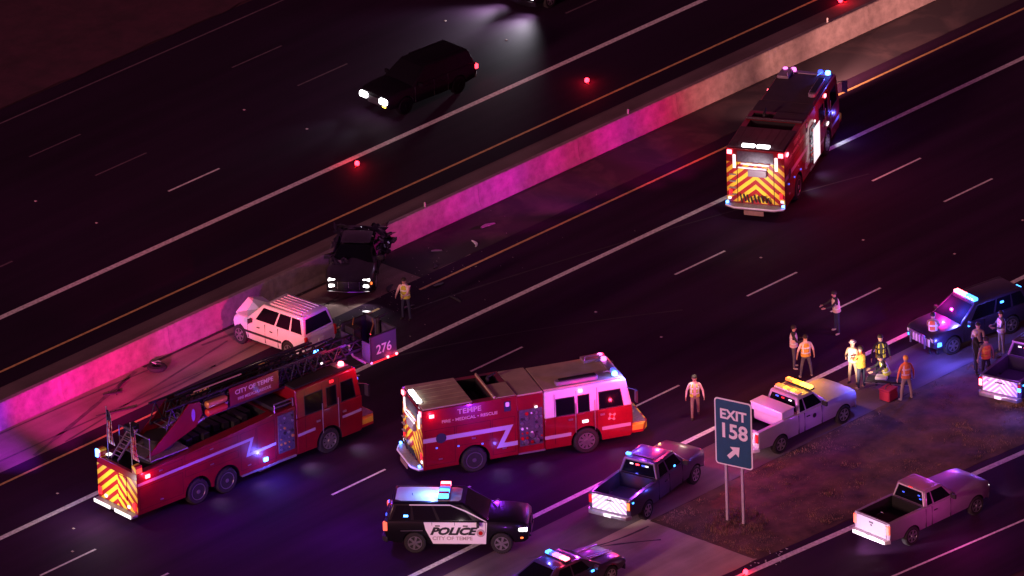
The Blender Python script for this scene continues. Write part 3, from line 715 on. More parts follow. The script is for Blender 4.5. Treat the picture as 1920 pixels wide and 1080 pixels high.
def engine(name, label, loc, rot, cover='roof_tan', upper='white_paint'):
    t = thing(name, label, 'fire engine', loc, rot, 'fire engines on the freeway')
    # body with wheel arches and the open hose trough
    body = MB().box(-2.12, 1.84, -HW, HW, 0.45, 3.02).build('body', ['red','interior'], None)
    cm = MB()
    for s in (-1, 1): cm.lathe([(0.66, s*(HW-0.42)), (0.66, s*(HW+0.2))], (0, 0, 0.54), 'y', 26)
    cut(body, cm); cut(body, MB().box(0.05, 0.86, -0.95, 1.0, 2.35, 3.5)); cut(body, MB().box(1.0, 1.6, 0.15, 1.05, 2.5, 3.5))
    body.parent = t; bv = body.modifiers.new('bevel', 'BEVEL'); bv.width = 0.02; bv.segments = 2; bv.limit_method = 'ANGLE'
    MB().box(-2.05, 0.02, -HW+0.05, HW-0.05, 3.024, 3.09).build('hose_bed_cover', cover, t, bevel=0.03)
    MB().box(0.9, 0.97, -HW+0.05, HW-0.05, 3.024, 3.13).build('cross_member', cover, t, bevel=0.01)
    MB().box(0.99, 1.82, -HW+0.05, 0.12, 3.024, 3.06).build('deck_cover', cover, t, bevel=0.01)
    mb = MB(); rg = random.Random(5)
    for k in range(7): mb.tube((0.12+0.1*k, -0.9, 2.45+0.05*(k%3)), (0.12+0.1*k, 0.95, 2.45+0.04*(k%2)), 0.045, 6)
    mb.build('hose_load', 'dark_cloth', t)
    MB().tube((1.2, 0.5, 2.5), (1.2, 0.5, 3.2), 0.07, 8).tube((1.2, 0.5, 3.2), (1.55, 0.55, 3.3), 0.06, 8, 0.04).build('deck_gun', 'plastic', t)
    mb = MB()
    for y in (-0.9, -0.55, -0.2, 0.2, 0.55, 0.9): mb.box(-2.0, 0.0, y-0.012, y+0.012, 3.09, 3.10)
    mb.build('cover_batten', cover, t)
    # pump section
    MB().box(1.845, 2.94, -HW+0.02, HW-0.02, 0.42, 2.95).build('pump_house', 'red', t, bevel=0.015)
    MB().box(1.86, 2.93, -HW+0.05, HW-0.05, 2.954, 3.02).build('pump_roof', cover, t, bevel=0.01)
    for s in (-1, 1):
        p = MB().box(1.92, 2.88, min(s*(HW-0.02), s*(HW+0.012)), max(s*(HW-0.02), s*(HW+0.012)), 0.78, 2.36).build('pump_panel', 'alu_dark', t)
        rg = random.Random(3)
        gx = [(2.02+0.2*i, 2.18-0.21*j) for i in range(5) for j in range(7)]
        for i, (x, z) in enumerate(gx):
            if rg.random() < 0.25: continue
            r_ = rg.choice((0.035, 0.055, 0.075)); mm = rg.choice(('alu', 'alu', 'reflective', 'tail_dim', 'plastic'))
            MB().lathe([(r_, s*(HW+0.0)), (r_, s*(HW+0.05)), (0.001, s*(HW+0.055))], (x, 0, z), 'y', 10).build('gauge', mm, p)
        for x, z in ((2.15, 0.98), (2.6, 0.98), (2.4, 1.25)):
            MB().lathe([(0.10, s*HW), (0.10, s*(HW+0.14)), (0.06, s*(HW+0.15))], (x, 0, z), 'y', 12).build('outlet', 'alu', p)
        MB().box(1.84, 2.96, min(s*(HW-0.2), s*(HW+0.02)), max(s*(HW-0.2), s*(HW+0.02)), 0.44, 0.50).build('running_board', 'diamond', t)
        lens(t, 2.62, s*(HW+0.03), 2.42, 0.12, 0.05, 0.09, 'e_whitedim', 'work_light')
        # body side: compartment doors, stripe, lettering, small lamps
        for a, b_, z0, z1 in ((-2.02,-0.78,0.62,2.15),(-0.72,0.72,1.28,2.15),(0.78,1.74,0.62,2.15)):
            for q in ([(a,z0),(b_,z0),(b_,z0+.012),(a,z0+.012)], [(a,z1),(b_,z1),(b_,z1+.012),(a,z1+.012)], [(a,z0),(a+.012,z0),(a+.012,z1),(a,z1)], [(b_-.012,z0),(b_,z0),(b_,z1),(b_-.012,z1)]):
                panel_side(t, q, s, 'interior', 'door_gap', off=0.002)
            MB().box((a+b_)/2-0.08, (a+b_)/2+0.08, min(s*HW, s*(HW+0.03)), max(s*HW, s*(HW+0.03)), z0+0.2, z0+0.25).build('compartment_handle', 'alu', t)
        stripe(t, [(-2.10,1.72),(1.50,1.72),(1.10,0.98),(1.82,0.98)], s, 'stripe_white', wd=0.19)
        stripe(t, [(2.96,0.96),(4.06,0.96)], s, 'stripe_white', wd=0.15); stripe(t, [(5.36,0.96),(6.56,0.96)], s, 'stripe_white', wd=0.15)
        panel_side(t, [(-1.35+0.22*cos(a), 1.74+0.22*sin(a)) for a in [2*pi*i/16 for i in range(16)]], s, 'navy_cloth', 'door_emblem', off=0.009)
        panel_side(t, rr(1.30, 1.58, 2.42, 2.86, 0.03), s, 'navy_cloth', 'badge', off=0.006)
        panel_side(t, rr(1.36, 1.52, 2.62, 2.82, 0.05), s, 'reflective', 'badge', off=0.011)
        panel_side(t, [(5.78+r_*cos(a), 1.42+r_*sin(a)) for a, r_ in [(2*pi*i/16+pi/8, 0.19 if i % 4 < 2 else 0.10) for i in range(16)]], s, 'gold', 'maltese_cross', off=0.006)
        panel_side(t, [(5.78+0.08*cos(a), 1.42+0.08*sin(a)) for a in [2*pi*i/12 for i in range(12)]], s, 'tail_dim', 'maltese_cross', off=0.011)
        rt_ = (90, 0, 0) if s < 0 else (90, 0, 180)
        text(t, 'TEMPE', 0.30, (-0.14, s*(HW+0.004), 2.66), 'gold', rot=rt_, bold=0.004, align='CENTER', xscale=1.15)
        text(t, 'FIRE • MEDICAL • RESCUE', 0.185, (-0.14, s*(HW+0.004), 2.38), 'gold', rot=rt_, bold=0.003, align='CENTER', xscale=1.12)
        for i, (x, z) in enumerate(((-1.72,2.76),)):
            lens(t, x, s*(HW+0.03), z, 0.20, 0.05, 0.14, 'e_redhot')
        for x, z in ((-1.55,1.35),(0.35,1.2),(-0.65,1.28)): lens(t, x, s*(HW+0.02), z, 0.08, 0.03, 0.06, 'e_bluedim', 'marker_light')
        lens(t, 4.66, s*(HW+0.03), 1.42, 0.26, 0.05, 0.12, 'e_whitedim', 'scene_light')
        lens(t, 4.50, s*(HW-0.02), 2.76, 0.18, 0.08, 0.14, 'e_redhot')
        wheel(t, 0, s*(HW-0.19), 0.53, 0.40, 'alu', spokes=10)
        MB().lathe([(0.665, s*(HW+0.002)), (0.70, s*(HW+0.012)), (0.70, s*(HW-0.01))], (0, 0, 0.54), 'y', 26) if False else None
    fire_cab(t, 2.97, 6.64, upper, roofm=cover, wins=[(3.48,4.22),(4.40,4.84),(5.28,6.26)])
    # roof equipment
    MB().prism(rrect(3.55, 5.35, -1.06, -0.72, 0.16, 4), 'z', 3.03, 3.20).build('roof_rack', 'silver_paint', t, bevel=0.03)
    MB().box(3.72, 5.25, -1.0, -0.78, 3.203, 3.24).build('rack_tray', 'interior', t)
    MB().box(5.25, 6.25, 0.55, 1.05, 3.02, 3.16).build('roof_rack', 'silver_paint', t, bevel=0.03)
    MB().path([(5.3,0.6,3.16),(5.35,0.62,3.3),(5.9,0.62,3.3),(6.0,0.6,3.16)], 0.02).build('grab_rail', 'alu', t)
    for i, (y, m_) in enumerate(((-0.95,'e_blue'),(-0.62,'e_bluedim'),(0.55,'e_pink'),(0.9,'e_pink'))):
        MB().lathe([(0.11,0),(0.12,0.05),(0.10,0.13),(0.03,0.16)], (6.16-abs(y)*0.12, y, 3.06), 'z', 12).build('beacon', m_, t)
    MB().box(5.95, 6.2, -1.05, 1.05, 3.0, 3.06).build('light_bar', 'silver_paint', t, bevel=0.02)
    MB().tube((5.7,-0.55,3.1), (6.25,-0.75,3.14), 0.03, 8).tube((5.7,0.45,3.1), (6.25,0.65,3.14), 0.03, 8).build('air_horn', 'alu', t)
    # rear
    xr = -2.12
    MB().box(xr-0.012, xr-0.001, -HW+0.01, HW-0.01, 0.62, 2.42).build('rear_chevron_panel', 'chevron', t)
    MB().box(xr-0.03, xr-0.001, -0.78, 0.78, 2.46, 2.93).build('rear_upper_panel', 'alu_dark', t)
    MB().box(xr-0.02, xr-0.012, -0.8, -0.77, 0.62, 2.42).box(xr-0.02, xr-0.012, 0.77, 0.8, 0.62, 2.42).build('door_gap', 'interior', t)
    MB().prism([(xr-0.40,-0.85),(xr-0.2,-1.24),(xr,-1.24),(xr,1.24),(xr-0.2,1.24),(xr-0.40,0.85)], 'z', 0.44, 0.56).build('rear_step', 'diamond', t, bevel=0.015)
    MB().path([(xr-0.02,-1.22,0.53),(xr-0.22,-1.25,0.53),(xr-0.42,-0.86,0.53),(xr-0.42,0.86,0.53),(xr-0.22,1.25,0.53),(xr-0.02,1.22,0.53)], 0.035).build('step_edge', 'reflective', t)
    MB().box(xr-0.44, xr-0.40, -0.42, 0.42, 0.24, 0.44).build('mud_flap', 'tan_cloth', t)
    MB().box(xr-0.10, xr-0.03, -0.62, 0.62, 2.34, 2.42).build('hand_rail', 'reflective', t, bevel=0.02)
    MB().box(xr-0.10, xr-0.03, -0.50, 0.74, 2.16, 2.23).build('hand_rail', 'reflective', t, bevel=0.02)
    MB().box(xr-0.16, xr-0.014, -0.50, 0.30, 1.86, 2.16).build('rear_compartment', 'silver_paint', t, bevel=0.02)
    for s in (-1, 1):
        lens(t, xr+0.14, s*0.32, 3.14, 0.20, 0.54, 0.10, 'e_white', 'scene_light')
        MB().box(xr+0.0, xr+0.30, min(s*0.04, s*0.62), max(s*0.04, s*0.62), 3.05, 3.10).build('lamp_base', 'plastic', t)
        lens(t, xr-0.03, s*1.10, 2.86, 0.05, 0.20, 0.18, 'e_redhot', 'rear_warning_light')
        lens(t, xr-0.03, s*0.90, 2.45, 0.05, 0.12, 0.60, 'e_whitedim', 'rear_strip_light')
        lens(t, xr-0.03, s*1.08, 1.02, 0.05, 0.14, 0.26, 'e_reddim', 'taillight')
        lens(t, xr-0.16, s*1.20, 0.64, 0.10, 0.12, 0.09, 'e_blue', 'rear_warning_light')
        lens(t, xr-0.03, s*1.12, 0.78, 0.05, 0.12, 0.10, 'e_whitedim', 'reversing_light')
    mb = MB()
    for z in (0.95, 1.25, 1.55, 1.85): mb.box(xr-0.12, xr-0.02, 0.84, 1.12, z, z+0.03)
    mb.build('step', 'diamond', t)
    mb = MB(); rg = random.Random(9)
    for k in range(9):
        y = -0.62+0.15*k
        mb.tube((xr-0.08, y, 0.62+0.1*rg.random()), (xr-0.16-0.06*rg.random(), y+0.05, 0.95+0.15*rg.random()), 0.035, 6)
    mb.build('hose_couplings', 'plastic', t)
    # lamps: what the lit fixtures throw on paint and road
    lamp_or_fill(t, (xr-0.55, 0, 3.35), WHITE, 75, 0.1, spot=110, aim=(-0.15, 0, -1))
    for x, y in ((0.95,-1.55),(2.6,-1.55),(5.9,-1.5)):
        lamp_or_fill(t, (x, y, 0.42), (0.8, 0.9, 1), 7, 0.05, spot=125, aim=(0, -0.35, -1))
    lamp_or_fill(t, (-0.9, 1.6, 0.42), (0.8, 0.9, 1), 2.4, 0.05, spot=125, aim=(0, 0.35, -1))
    return t

e1 = engine('fire_engine', 'red and white fire engine seen side on, TEMPE lettered along its flank', (108.99, -9.16), -28.2)

# second engine, standing across the lanes with its rear to the camera
e3 = engine('fire_engine', 'fire engine parked across the lanes showing its yellow and red chevron rear', (135.68, -1.33), 27.0, cover='dark_cover', upper='red')
def child(o, nm, k=0): return [c for c in o.children if c.name.split('.')[0] == nm][k]
MB().box(1.90, 2.90, -HW-0.17, -HW-0.155, 0.80, 2.34).build('panel_glow', 'e_panel', e3)  # glowing sheet imitates light falling on the pump panel
lamp_or_fill(e3, (2.4, -1.7, 2.7), WHITE, 25, 0.06, spot=100, aim=(0, -0.15, -1))
lamp_or_fill(e3, (-4.4, 0.0, 1.5), (1, 0.9, 0.9), 190, 0.1, spot=64, aim=(1, 0, 0.05), blend=0.6)  # added spot without a fixture, brightens the chevron rear
lamp_or_fill(e3, (6.3, -1.5, 1.2), BLUE, 22, 0.05)
lamp_or_fill(e3, (3.0, -2.6, 2.6), RED, 90, 0.08)  # this and the next are fills added to redden the side
lamp_or_fill(e3, (0.0, -2.4, 1.8), RED, 60, 0.08)
lamp_or_fill(e3, (-0.5, 0.0, 4.6), RED, 30, 0.1)
lamp_or_fill(e3, (5.9, -1.2, 3.4), BLUE, 30, 0.05)
# first engine: fixture lamps, plus added fills that have no fixture
lamp_or_fill(e1, (6.35, -1.25, 3.25), BLUE, 190, 0.08)
lamp_or_fill(e1, (4.3, -2.7, 3.3), (0.75, 0.04, 1.0), 115, 0.1)
lamp_or_fill(e1, (-1.72, -1.45, 2.76), RED, 14, 0.05)
lamp_or_fill(e1, (0.4, -3.0, 2.2), (0.28, 0.02, 1.0), 170, 0.1)  # added fill, turns the side stripes violet
lamp_or_fill(e1, (7.6, -0.9, 1.5), (1, 0.45, 0.2), 14, 0.05)
lamp_or_fill(e1, (9.6, 0.1, 2.4), (1, 0.8, 0.62), 70, 0.1)  # added soft light on the worker ahead
lamp_or_fill(e1, (4.5, -1.5, 2.76), RED, 18, 0.05)
lamp_or_fill(e1, (1.0, -1.7, 0.9), BLUE, 9, 0.05)
lamp_or_fill(e1, (6.1, -2.4, 1.7), RED, 90, 0.05)
lamp_or_fill(e1, (-2.6, -0.9, 0.7), BLUE, 6, 0.05)
lamp_or_fill(e1, (-4.2, 0.0, 1.7), (1.0, 0.92, 0.85), 200, 0.08, spot=64, aim=(1, 0, 0.05), blend=0.6)  # added spot without a fixture, lights the rear panel
lamp_or_fill(e1, (6.2, 1.3, 3.25), RED, 60, 0.08)

def wall_spots(t, lx, ly, lz, targets):
    a = t.rotation_euler.z
    px, py = t.location.x+lx*cos(a)-ly*sin(a), t.location.y+lx*sin(a)+ly*cos(a)
    for X, col, wt, deg in targets:
        d = Vector((X-px, 7.1-py, 0.85-lz)); dl = (d.x*cos(-a)-d.y*sin(-a), d.x*sin(-a)+d.y*cos(-a), d.z)
        lamp_or_fill(t, (lx, ly, lz), col, wt*(d.length/8)**2, 0.10, spot=deg, aim=dl, blend=1.0)
HOT = (1.0, 0.004, 0.30); MAG = (1.0, 0.004, 0.52); VIO = (0.42, 0.01, 1.0); REDD = (1.0, 0.01, 0.10); TAN = (1.0, 0.42, 0.36)
wall_spots(e3, -1.72, 1.42, 1.5, [(139.0, REDD, 2700, 34), (136.5, HOT, 2700, 42), (133.5, HOT, 3000, 40), (130.5, MAG, 3300, 30), (127.5, MAG, 3800, 24), (124.0, MAG, 3600, 20), (128.0, VIO, 1500, 28), (136.0, VIO, 1200, 34), (122.0, REDD, 1000, 12)])
wall_spots(e3, 7.25, 1.25, 0.62, [(142.0, TAN, 2600, 90), (148.5, TAN, 3200, 60), (155.0, TAN, 4600, 40), (162, TAN, 5000, 24)])
def ladder_truck():
    t = thing('ladder_truck', 'red aerial ladder truck with a purple lit bucket reaching out over its cab', 'ladder truck', (99.48, -2.60), -6.1, 'fire engines on the freeway')
    body = MB().prism([(-3.05,0.5),(-3.05,2.28),(-0.4,2.34),(4.0,2.60),(4.0,0.5)], 'y', -HW, HW).build('body', ['red','interior'], None)
    cm = MB()
    for s in (-1, 1):
        for x in (0, 1.46): cm.lathe([(0.65, s*(HW-0.42)), (0.65, s*(HW+0.2))], (x, 0, 0.54), 'y', 26)
    cut(body, cm); cut(body, MB().box(-2.9, -0.6, -0.95, 0.95, 2.02, 3.0)); cut(body, MB().box(-0.1, 3.9, -0.8, 0.9, 2.1, 3.2))
    body.parent = t; bv = body.modifiers.new('bevel', 'BEVEL'); bv.width = 0.02; bv.segments = 2; bv.limit_method = 'ANGLE'
    for s in (-1, 1):
        stripe(t, [(-3.02,1.80),(2.80,1.92),(2.55,1.28),(4.0,1.32)], s, 'stripe_white', wd=0.12)
        for a, b_, z0, z1 in ((-2.95,-0.75,0.7,1.62),(-0.62,2.08,1.36,1.66),(2.2,3.0,0.7,2.3),(3.05,3.95,0.7,2.35),(-2.95,-0.75,1.95,2.2),(-0.62,2.08,2.02,2.3)):
            for q in ([(a,z0),(b_,z0),(b_,z0+.012),(a,z0+.012)], [(a,z1),(b_,z1),(b_,z1+.012),(a,z1+.012)], [(a,z0),(a+.012,z0),(a+.012,z1),(a,z1)], [(b_-.012,z0),(b_,z0),(b_,z1),(b_-.012,z1)]):
                panel_side(t, q, s, 'interior', 'door_gap', off=0.002)
            MB().box((a+b_)/2-0.08, (a+b_)/2+0.08, min(s*HW, s*(HW+0.03)), max(s*HW, s*(HW+0.03)), z0+0.12, z0+0.16).build('compartment_handle', 'alu', t)
        for x in (0, 1.46): wheel(t, x, s*(HW-0.19), 0.53, 0.40, 'alu', spokes=10)
        lens(t, -2.52, s*(HW+0.03), 2.06, 0.22, 0.05, 0.15, 'e_redhot')
        lens(t, 3.42, s*(HW+0.04), 0.82, 0.20, 0.06, 0.16, 'e_blue')
        MB().box(2.2, 5.0, min(s*(HW-0.25), s*(HW+0.03)), max(s*(HW-0.25), s*(HW+0.03)), 0.44, 0.52).build('running_board', 'diamond', t)
        lens(t, -2.7, s*0.9, 2.34, 0.22, 0.2, 0.06, 'e_whitedim', 'deck_light')
        p = MB().box(4.14, 4.95, min(s*(HW-0.03), s*(HW+0.008)), max(s*(HW-0.03), s*(HW+0.008)), 0.8, 2.45).build('pump_panel', 'alu_dark', t)
        rg = random.Random(8)
        for i in range(4):
            for j in range(7):
                if rg.random() < 0.3: continue
                r_ = rg.choice((0.03, 0.05, 0.065))
                MB().lathe([(r_, s*HW), (r_, s*(HW+0.045)), (0.001, s*(HW+0.05))], (4.25+0.2*i, 0, 2.28-0.22*j), 'y', 10).build('gauge', rg.choice(('alu', 'alu', 'plastic', 'yellow_tank')), p)
    MB().box(4.02, 5.08, -HW+0.03, HW-0.03, 0.46, 2.58).build('pump_house', 'red', t, bevel=0.015)
    MB().path([(4.05,-1.15,2.6),(4.05,-1.15,2.95),(5.0,-1.15,2.95),(5.0,-1.15,2.6)], 0.03).path([(4.05,-1.15,2.78),(5.0,-1.15,2.78)], 0.02).build('crosslay_rail', 'alu', t)
    MB().box(4.1, 4.95, -1.0, 1.0, 2.585, 2.75).build('crosslay', 'plastic', t, bevel=0.03)
    fire_cab(t, 5.1, 8.45, 'red', top=3.3, belt=1.98, wx=6.73, bl=0.85, wins=[(5.55,6.45),(6.68,7.16),(7.42,8.12)])
    for s in (-1, 1):
        stripe(t, [(5.12,1.28),(6.02,1.30)], s, 'stripe_white', wd=0.12); stripe(t, [(7.42,1.34),(8.42,1.36)], s, 'stripe_white', wd=0.12)
        lens(t, 6.95, s*(HW-0.02), 3.06, 0.2, 0.07, 0.12, 'e_reddim')
        MB().lathe([(0.12,0),(0.13,0.05),(0.11,0.14),(0.03,0.17)], (7.85, s*0.75, 3.3), 'z', 12).build('beacon', 'e_redhot' if s < 0 else 'e_blue', t)
        lens(t, 8.30, s*1.14, 2.72, 0.12, 0.12, 0.10, 'e_bluedim')
    MB().box(7.55, 8.1, -0.95, 0.95, 3.24, 3.32).build('light_bar', 'silver_paint', t, bevel=0.03)
    # rear
    xr = -3.05
    MB().box(xr-0.012, xr-0.001, -HW+0.01, HW-0.01, 0.55, 2.0).build('rear_chevron_panel', 'chevron', t)
    MB().box(xr-0.05, xr-0.013, -0.62, -0.10, 0.95, 1.95).build('ladder_tunnel_door', 'chevron', t)
    MB().box(xr-0.3, xr, -HW+0.02, HW-0.02, 0.44, 0.54).build('rear_step', 'diamond', t, bevel=0.015)
    for s in (-1, 1):
        MB().box(xr-0.33, xr-0.30, min(s*0.15, s*1.15), max(s*0.15, s*1.15), 0.42, 0.56).build('step_light', 'e_whitedim', t)
        lens(t, xr-0.04, s*1.08, 0.85, 0.06, 0.2, 0.32, 'e_reddim', 'taillight')
        lens(t, xr-0.04, s*0.72, 0.72, 0.05, 0.14, 0.12, 'e_whitedim', 'reversing_light')
        MB().box(xr-0.02, xr+0.3, min(s*0.98, s*1.25), max(s*0.98, s*1.25), 2.28, 2.62).build('stanchion', 'chevron', t, bevel=0.02)
    lens(t, xr-0.06, 1.15, 2.45, 0.08, 0.14, 0.34, 'e_blue')
    # turntable and boom
    MB().lathe([(0.95,2.05),(0.95,2.35),(0.85,2.4),(0.6,2.42),(0.6,2.9)], (-0.9, 0, 0), 'z', 28).build('turntable', 'plastic', t)
    MB().box(-2.1, -0.2, -0.98, 0.98, 2.40, 2.46).build('turntable_deck', 'diamond', t, bevel=0.01)
    for s in (-1, 1):
        MB().prism([(-2.05,2.45),(-1.35,2.46),(0.5,3.0),(0.85,3.45),(0.75,4.0),(0.2,4.08),(-0.5,3.5)], 'y', s*0.62-0.03, s*0.62+0.03).build('boom_plate', 'red', t, bevel=0.01)
        panel = MB().prism([(0.38+0.09*cos(a), 3.55+0.27*sin(a)) for a in [2*pi*i/14 for i in range(14)]], 'y', s*0.655-0.004, s*0.655+0.004).build('boom_emblem', 'emblem_purple', t)
        MB().tube((-1.5, s*0.5, 2.5), (1.0, s*0.5, 3.2), 0.10, 12).tube((0.9, s*0.5, 3.17), (2.6, s*0.5, 3.55), 0.06, 10).build('lift_cylinder', 'alu', t)
    for z, mm in ((3.80, 'yellow_tank'), (3.45, 'tank_red')):
        MB().lathe([(0.05,0.95),(0.15,1.02),(0.15,1.9),(0.10,2.0),(0.04,2.02)], (0, -0.72, z), 'x', 16).build('air_cylinder', mm, t)
    MB().box(0.98, 2.04, -0.60, -0.56, 3.25, 4.0).build('cylinder_rack', 'plastic', t)
    # ladder: nested truss sections
    def truss(x0, x1, hw, z0, z1, m, nm, bay=0.62, r_=0.045):
        o = None
        mb = MB()
        for s in (-1, 1):
            mb.box(x0, x1, s*hw-0.045, s*hw+0.045, z0, z0+0.11).box(x0, x1, s*hw-0.04, s*hw+0.04, z1-0.07, z1)
        o = mb.build(nm, m, t, bevel=0.008, seg=1)
        n = int((x1-x0)/bay); k = (x1-x0)/n
        web = MB(); rg = MB()
        for s in (-1, 1):
            for i in range(n):
                xa = x0+i*k
                web.tube((xa, s*hw, z0+0.1), (xa+k/2, s*hw, z1-0.05), r_*0.7, 6).tube((xa+k/2, s*hw, z1-0.05), (xa+k, s*hw, z0+0.1), r_*0.7, 6)
        w_ = web.build('truss_web', m, o); w_['kind'] = 'stuff'
        ru = None
        for i in range(int((x1-x0)/0.36)):
            if ru is None: ru = MB().tube((0, -hw, z0+0.06), (0, hw, z0+0.06), 0.022, 6).build('rung', 'alu', o); ru.location.x = x0+0.18
            else: c = ru.copy(); COL.objects.link(c); c.parent = o; c.location.x = x0+0.18+0.36*i
        return o
    truss(-0.9, 7.3, 0.52, 3.15, 4.12, 'ladder_dark', 'ladder_section')
    truss(-0.2, 8.4, 0.40, 3.27, 3.98, 'ladder_dark', 'ladder_section')
    truss(0.5, 9.3, 0.29, 3.38, 3.86, 'ladder_dark', 'ladder_section')
    for s in (-1, 1):
        MB().box(2.25, 4.75, s*0.62-0.02, s*0.62+0.02, 3.30, 4.06).build('sign_board', 'red', t)
        rt_ = (90, 0, 0) if s < 0 else (90, 0, 180)
        text(t, 'CITY OF TEMPE', 0.27, (3.5, s*0.645, 3.72), 'gold_bright', rot=rt_, bold=0.004, align='CENTER', xscale=1.05)
        text(t, 'FIRE MEDICAL RESCUE', 0.17, (3.5, s*0.645, 3.45), 'gold_bright', rot=rt_, bold=0.002, align='CENTER', xscale=1.0)
    MB().tube((0.9, -0.1, 4.2), (3.3, -0.1, 4.2), 0.03, 6).build('pike_pole', 'gold', t)
    MB().tube((0.2, 0.25, 4.16), (7.2, 0.25, 4.16), 0.05, 8).build('waterway_pipe', 'ladder_dark', t)
    # steps and rails up to the turntable
    for y0 in (0.3,):
        mb = MB()
        for dy in (0, 0.42): mb.box(-2.75, -2.72, y0+dy-0.02, y0+dy+0.02, 2.1, 2.3).hexa([(-2.75,y0+dy-0.025,2.3),(-2.65,y0+dy-0.025,2.3),(-2.65,y0+dy+0.025,2.3),(-2.75,y0+dy+0.025,2.3),(-1.75,y0+dy-0.025,3.3),(-1.65,y0+dy-0.025,3.3),(-1.65,y0+dy+0.025,3.3),(-1.75,y0+dy+0.025,3.3)])
        st_ = mb.build('access_ladder', 'silver_paint', t)
        for i in range(8): MB().tube((-2.62+0.12*i, y0, 2.4+0.12*i), (-2.62+0.12*i, y0+0.42, 2.4+0.12*i), 0.018, 6).build('rung', 'silver_paint', st_)
    MB().path([(-2.1,-0.95,2.46),(-2.1,-0.95,3.4),(-2.1,0.95,3.4),(-2.1,0.95,2.46)], 0.025).path([(-2.1,-0.95,2.95),(-2.1,0.95,2.95)], 0.02).build('turntable_rail', 'alu', t)
    MB().box(-1.9, -1.4, 0.55, 0.95, 2.46, 3.35).build('control_console', 'plastic', t, bevel=0.03)
    mb = MB(); rg = random.Random(4)
    for k in range(9): mb.cbox((0.3+0.4*k, 0.15+0.5*rg.random()-0.25, 2.3+0.1*rg.random()), (0.3, 0.9, 0.28))
    mb.build('stowed_gear', 'plastic', t)
    # bucket at the tip
    bx0, bx1, by, z0, z1 = 9.25, 10.6, 0.92, 3.0, 4.12
    f = MB().box(bx0, bx1, -by, by, z0-0.06, z0).build('bucket_floor', 'diamond', t)
    MB().box(bx0+0.05, bx1, -by, -by+0.03, z0, z1).build('bucket_side', 'bucket_purple', f)
    MB().box(bx0+0.05, bx1, by-0.03, by, z0, z1).build('bucket_side', 'bucket_purple', f)
    MB().box(bx1-0.03, bx1, -by+0.03, by-0.03, z0, z1).build('bucket_front', 'bucket_purple', f)
    MB().box(bx0, bx0+0.03, -by, -0.4, z0, z1-0.3).build('bucket_gate', 'bucket_purple', f); MB().box(bx0, bx0+0.03, 0.4, by, z0, z1-0.3).build('bucket_gate', 'bucket_purple', f)
    MB().path([(bx0,-by,z1),(bx1,-by,z1),(bx1,by,z1),(bx0,by,z1)], 0.035).path([(bx0,-by,z0),(bx0,-by,z1)], 0.03).path([(bx0,by,z0),(bx0,by,z1)], 0.03).build('bucket_rail', 'plastic', f)
    MB().box(bx0+0.1, bx0+0.45, 0.2, 0.75, z0, z1-0.02).tube((bx1-0.15,0,z0),(bx1-0.15,0,z1+0.2),0.09,10).tube((bx1-0.15,0,z1+0.2),(bx1+0.35,0,z1+0.25),0.07,10,0.04).build('bucket_monitor', 'plastic', f)
    MB().path([(bx0+.2,-by+.2,z1+.02),(bx0+.8,-.2,z1+.1),(bx1-.2,.3,z1+.05)], 0.03).path([(bx0+.3,.5,z1+.02),(bx0+.6,.8,z1+.1)], 0.03).build('bucket_tubing', 'yellow_tank', f)
    MB().path([(bx0-0.02,-0.6,z0-0.1),(bx0-0.02,0.15,z0-0.05),(bx0-0.1,0.3,z0+0.3),(bx0-0.25,0.1,z0+0.5)], 0.05).build('bucket_hose', 'white_paint', f)
    text(f, '276', 0.56, (bx0+0.70, -by-0.006, z0+0.28), 'reflective', bold=0.008, align='CENTER', xscale=0.95)
    MB().path([(bx0+0.05,-by-0.03,z0-0.02),(bx1,-by-0.03,z0-0.02)], 0.035).build('edge_light', 'e_reddim', f)
    for x in (bx0+0.85, bx1-0.05): lens(f, x, -by-0.05, z0+0.02, 0.10, 0.06, 0.09, 'e_redhot')
    lens(f, bx0+0.02, -by-0.02, z0, 0.08, 0.08, 0.08, 'e_pink')
    lens(t, 7.0, -0.6, 3.62, 0.10, 0.06, 0.08, 'e_whitedim', 'marker_light')
    # fixture lamps, plus an added spot behind the rear
    lamp_or_fill(t, (bx0+0.9, -by-0.9, z0+1.0), PURPLE, 15, 0.08)
    lamp_or_fill(t, (bx1-0.1, -by-0.35, z0-0.1), RED, 9, 0.05)
    lamp_or_fill(t, (bx0-0.5, -0.9, z0+0.5), PURPLE, 22, 0.08)
    lamp_or_fill(t, (8.3, -1.6, 3.5), RED, 70, 0.08)
    lamp_or_fill(t, (3.42, -1.75, 0.95), BLUE, 130, 0.06)
    lamp_or_fill(t, (-2.52, -1.6, 2.06), RED, 26, 0.05)
    lamp_or_fill(t, (-3.6, 1.15, 2.4), BLUE, 45, 0.06)
    lamp_or_fill(t, (2.4, -2.1, 4.6), PURPLE, 24, 0.1)
    lamp_or_fill(t, (-1.2, -2.3, 3.2), PURPLE, 16, 0.1)
    lamp_or_fill(t, (-4.3, 0.0, 1.3), WHITE, 75, 0.1)
    lamp_or_fill(t, (-5.0, 0.1, 1.3), (1, 0.85, 0.6), 90, 0.1, spot=60, aim=(1, 0, 0.02), blend=0.6)  # added unseen spot on the rear panel
    for x in (0.75, 2.9, 5.4, 7.9): lamp_or_fill(t, (x, -1.6, 0.42), (0.85, 0.9, 1), 14 if x > 4 else 8, 0.05, spot=125, aim=(0, -0.35, -1))
    # added violet fills without a fixture, tinting the near side and its stripe
    lamp_or_fill(t, (-0.5, -3.2, 2.3), (0.28, 0.02, 1.0), 190, 0.12)
    lamp_or_fill(t, (4.0, -3.6, 1.6), (0.5, 0.05, 1), 50, 0.12)
    return t
MAT['ladder_dark'] = mat('ladder_metal', (0.03, 0.028, 0.04), 0.4, metal=0.4)
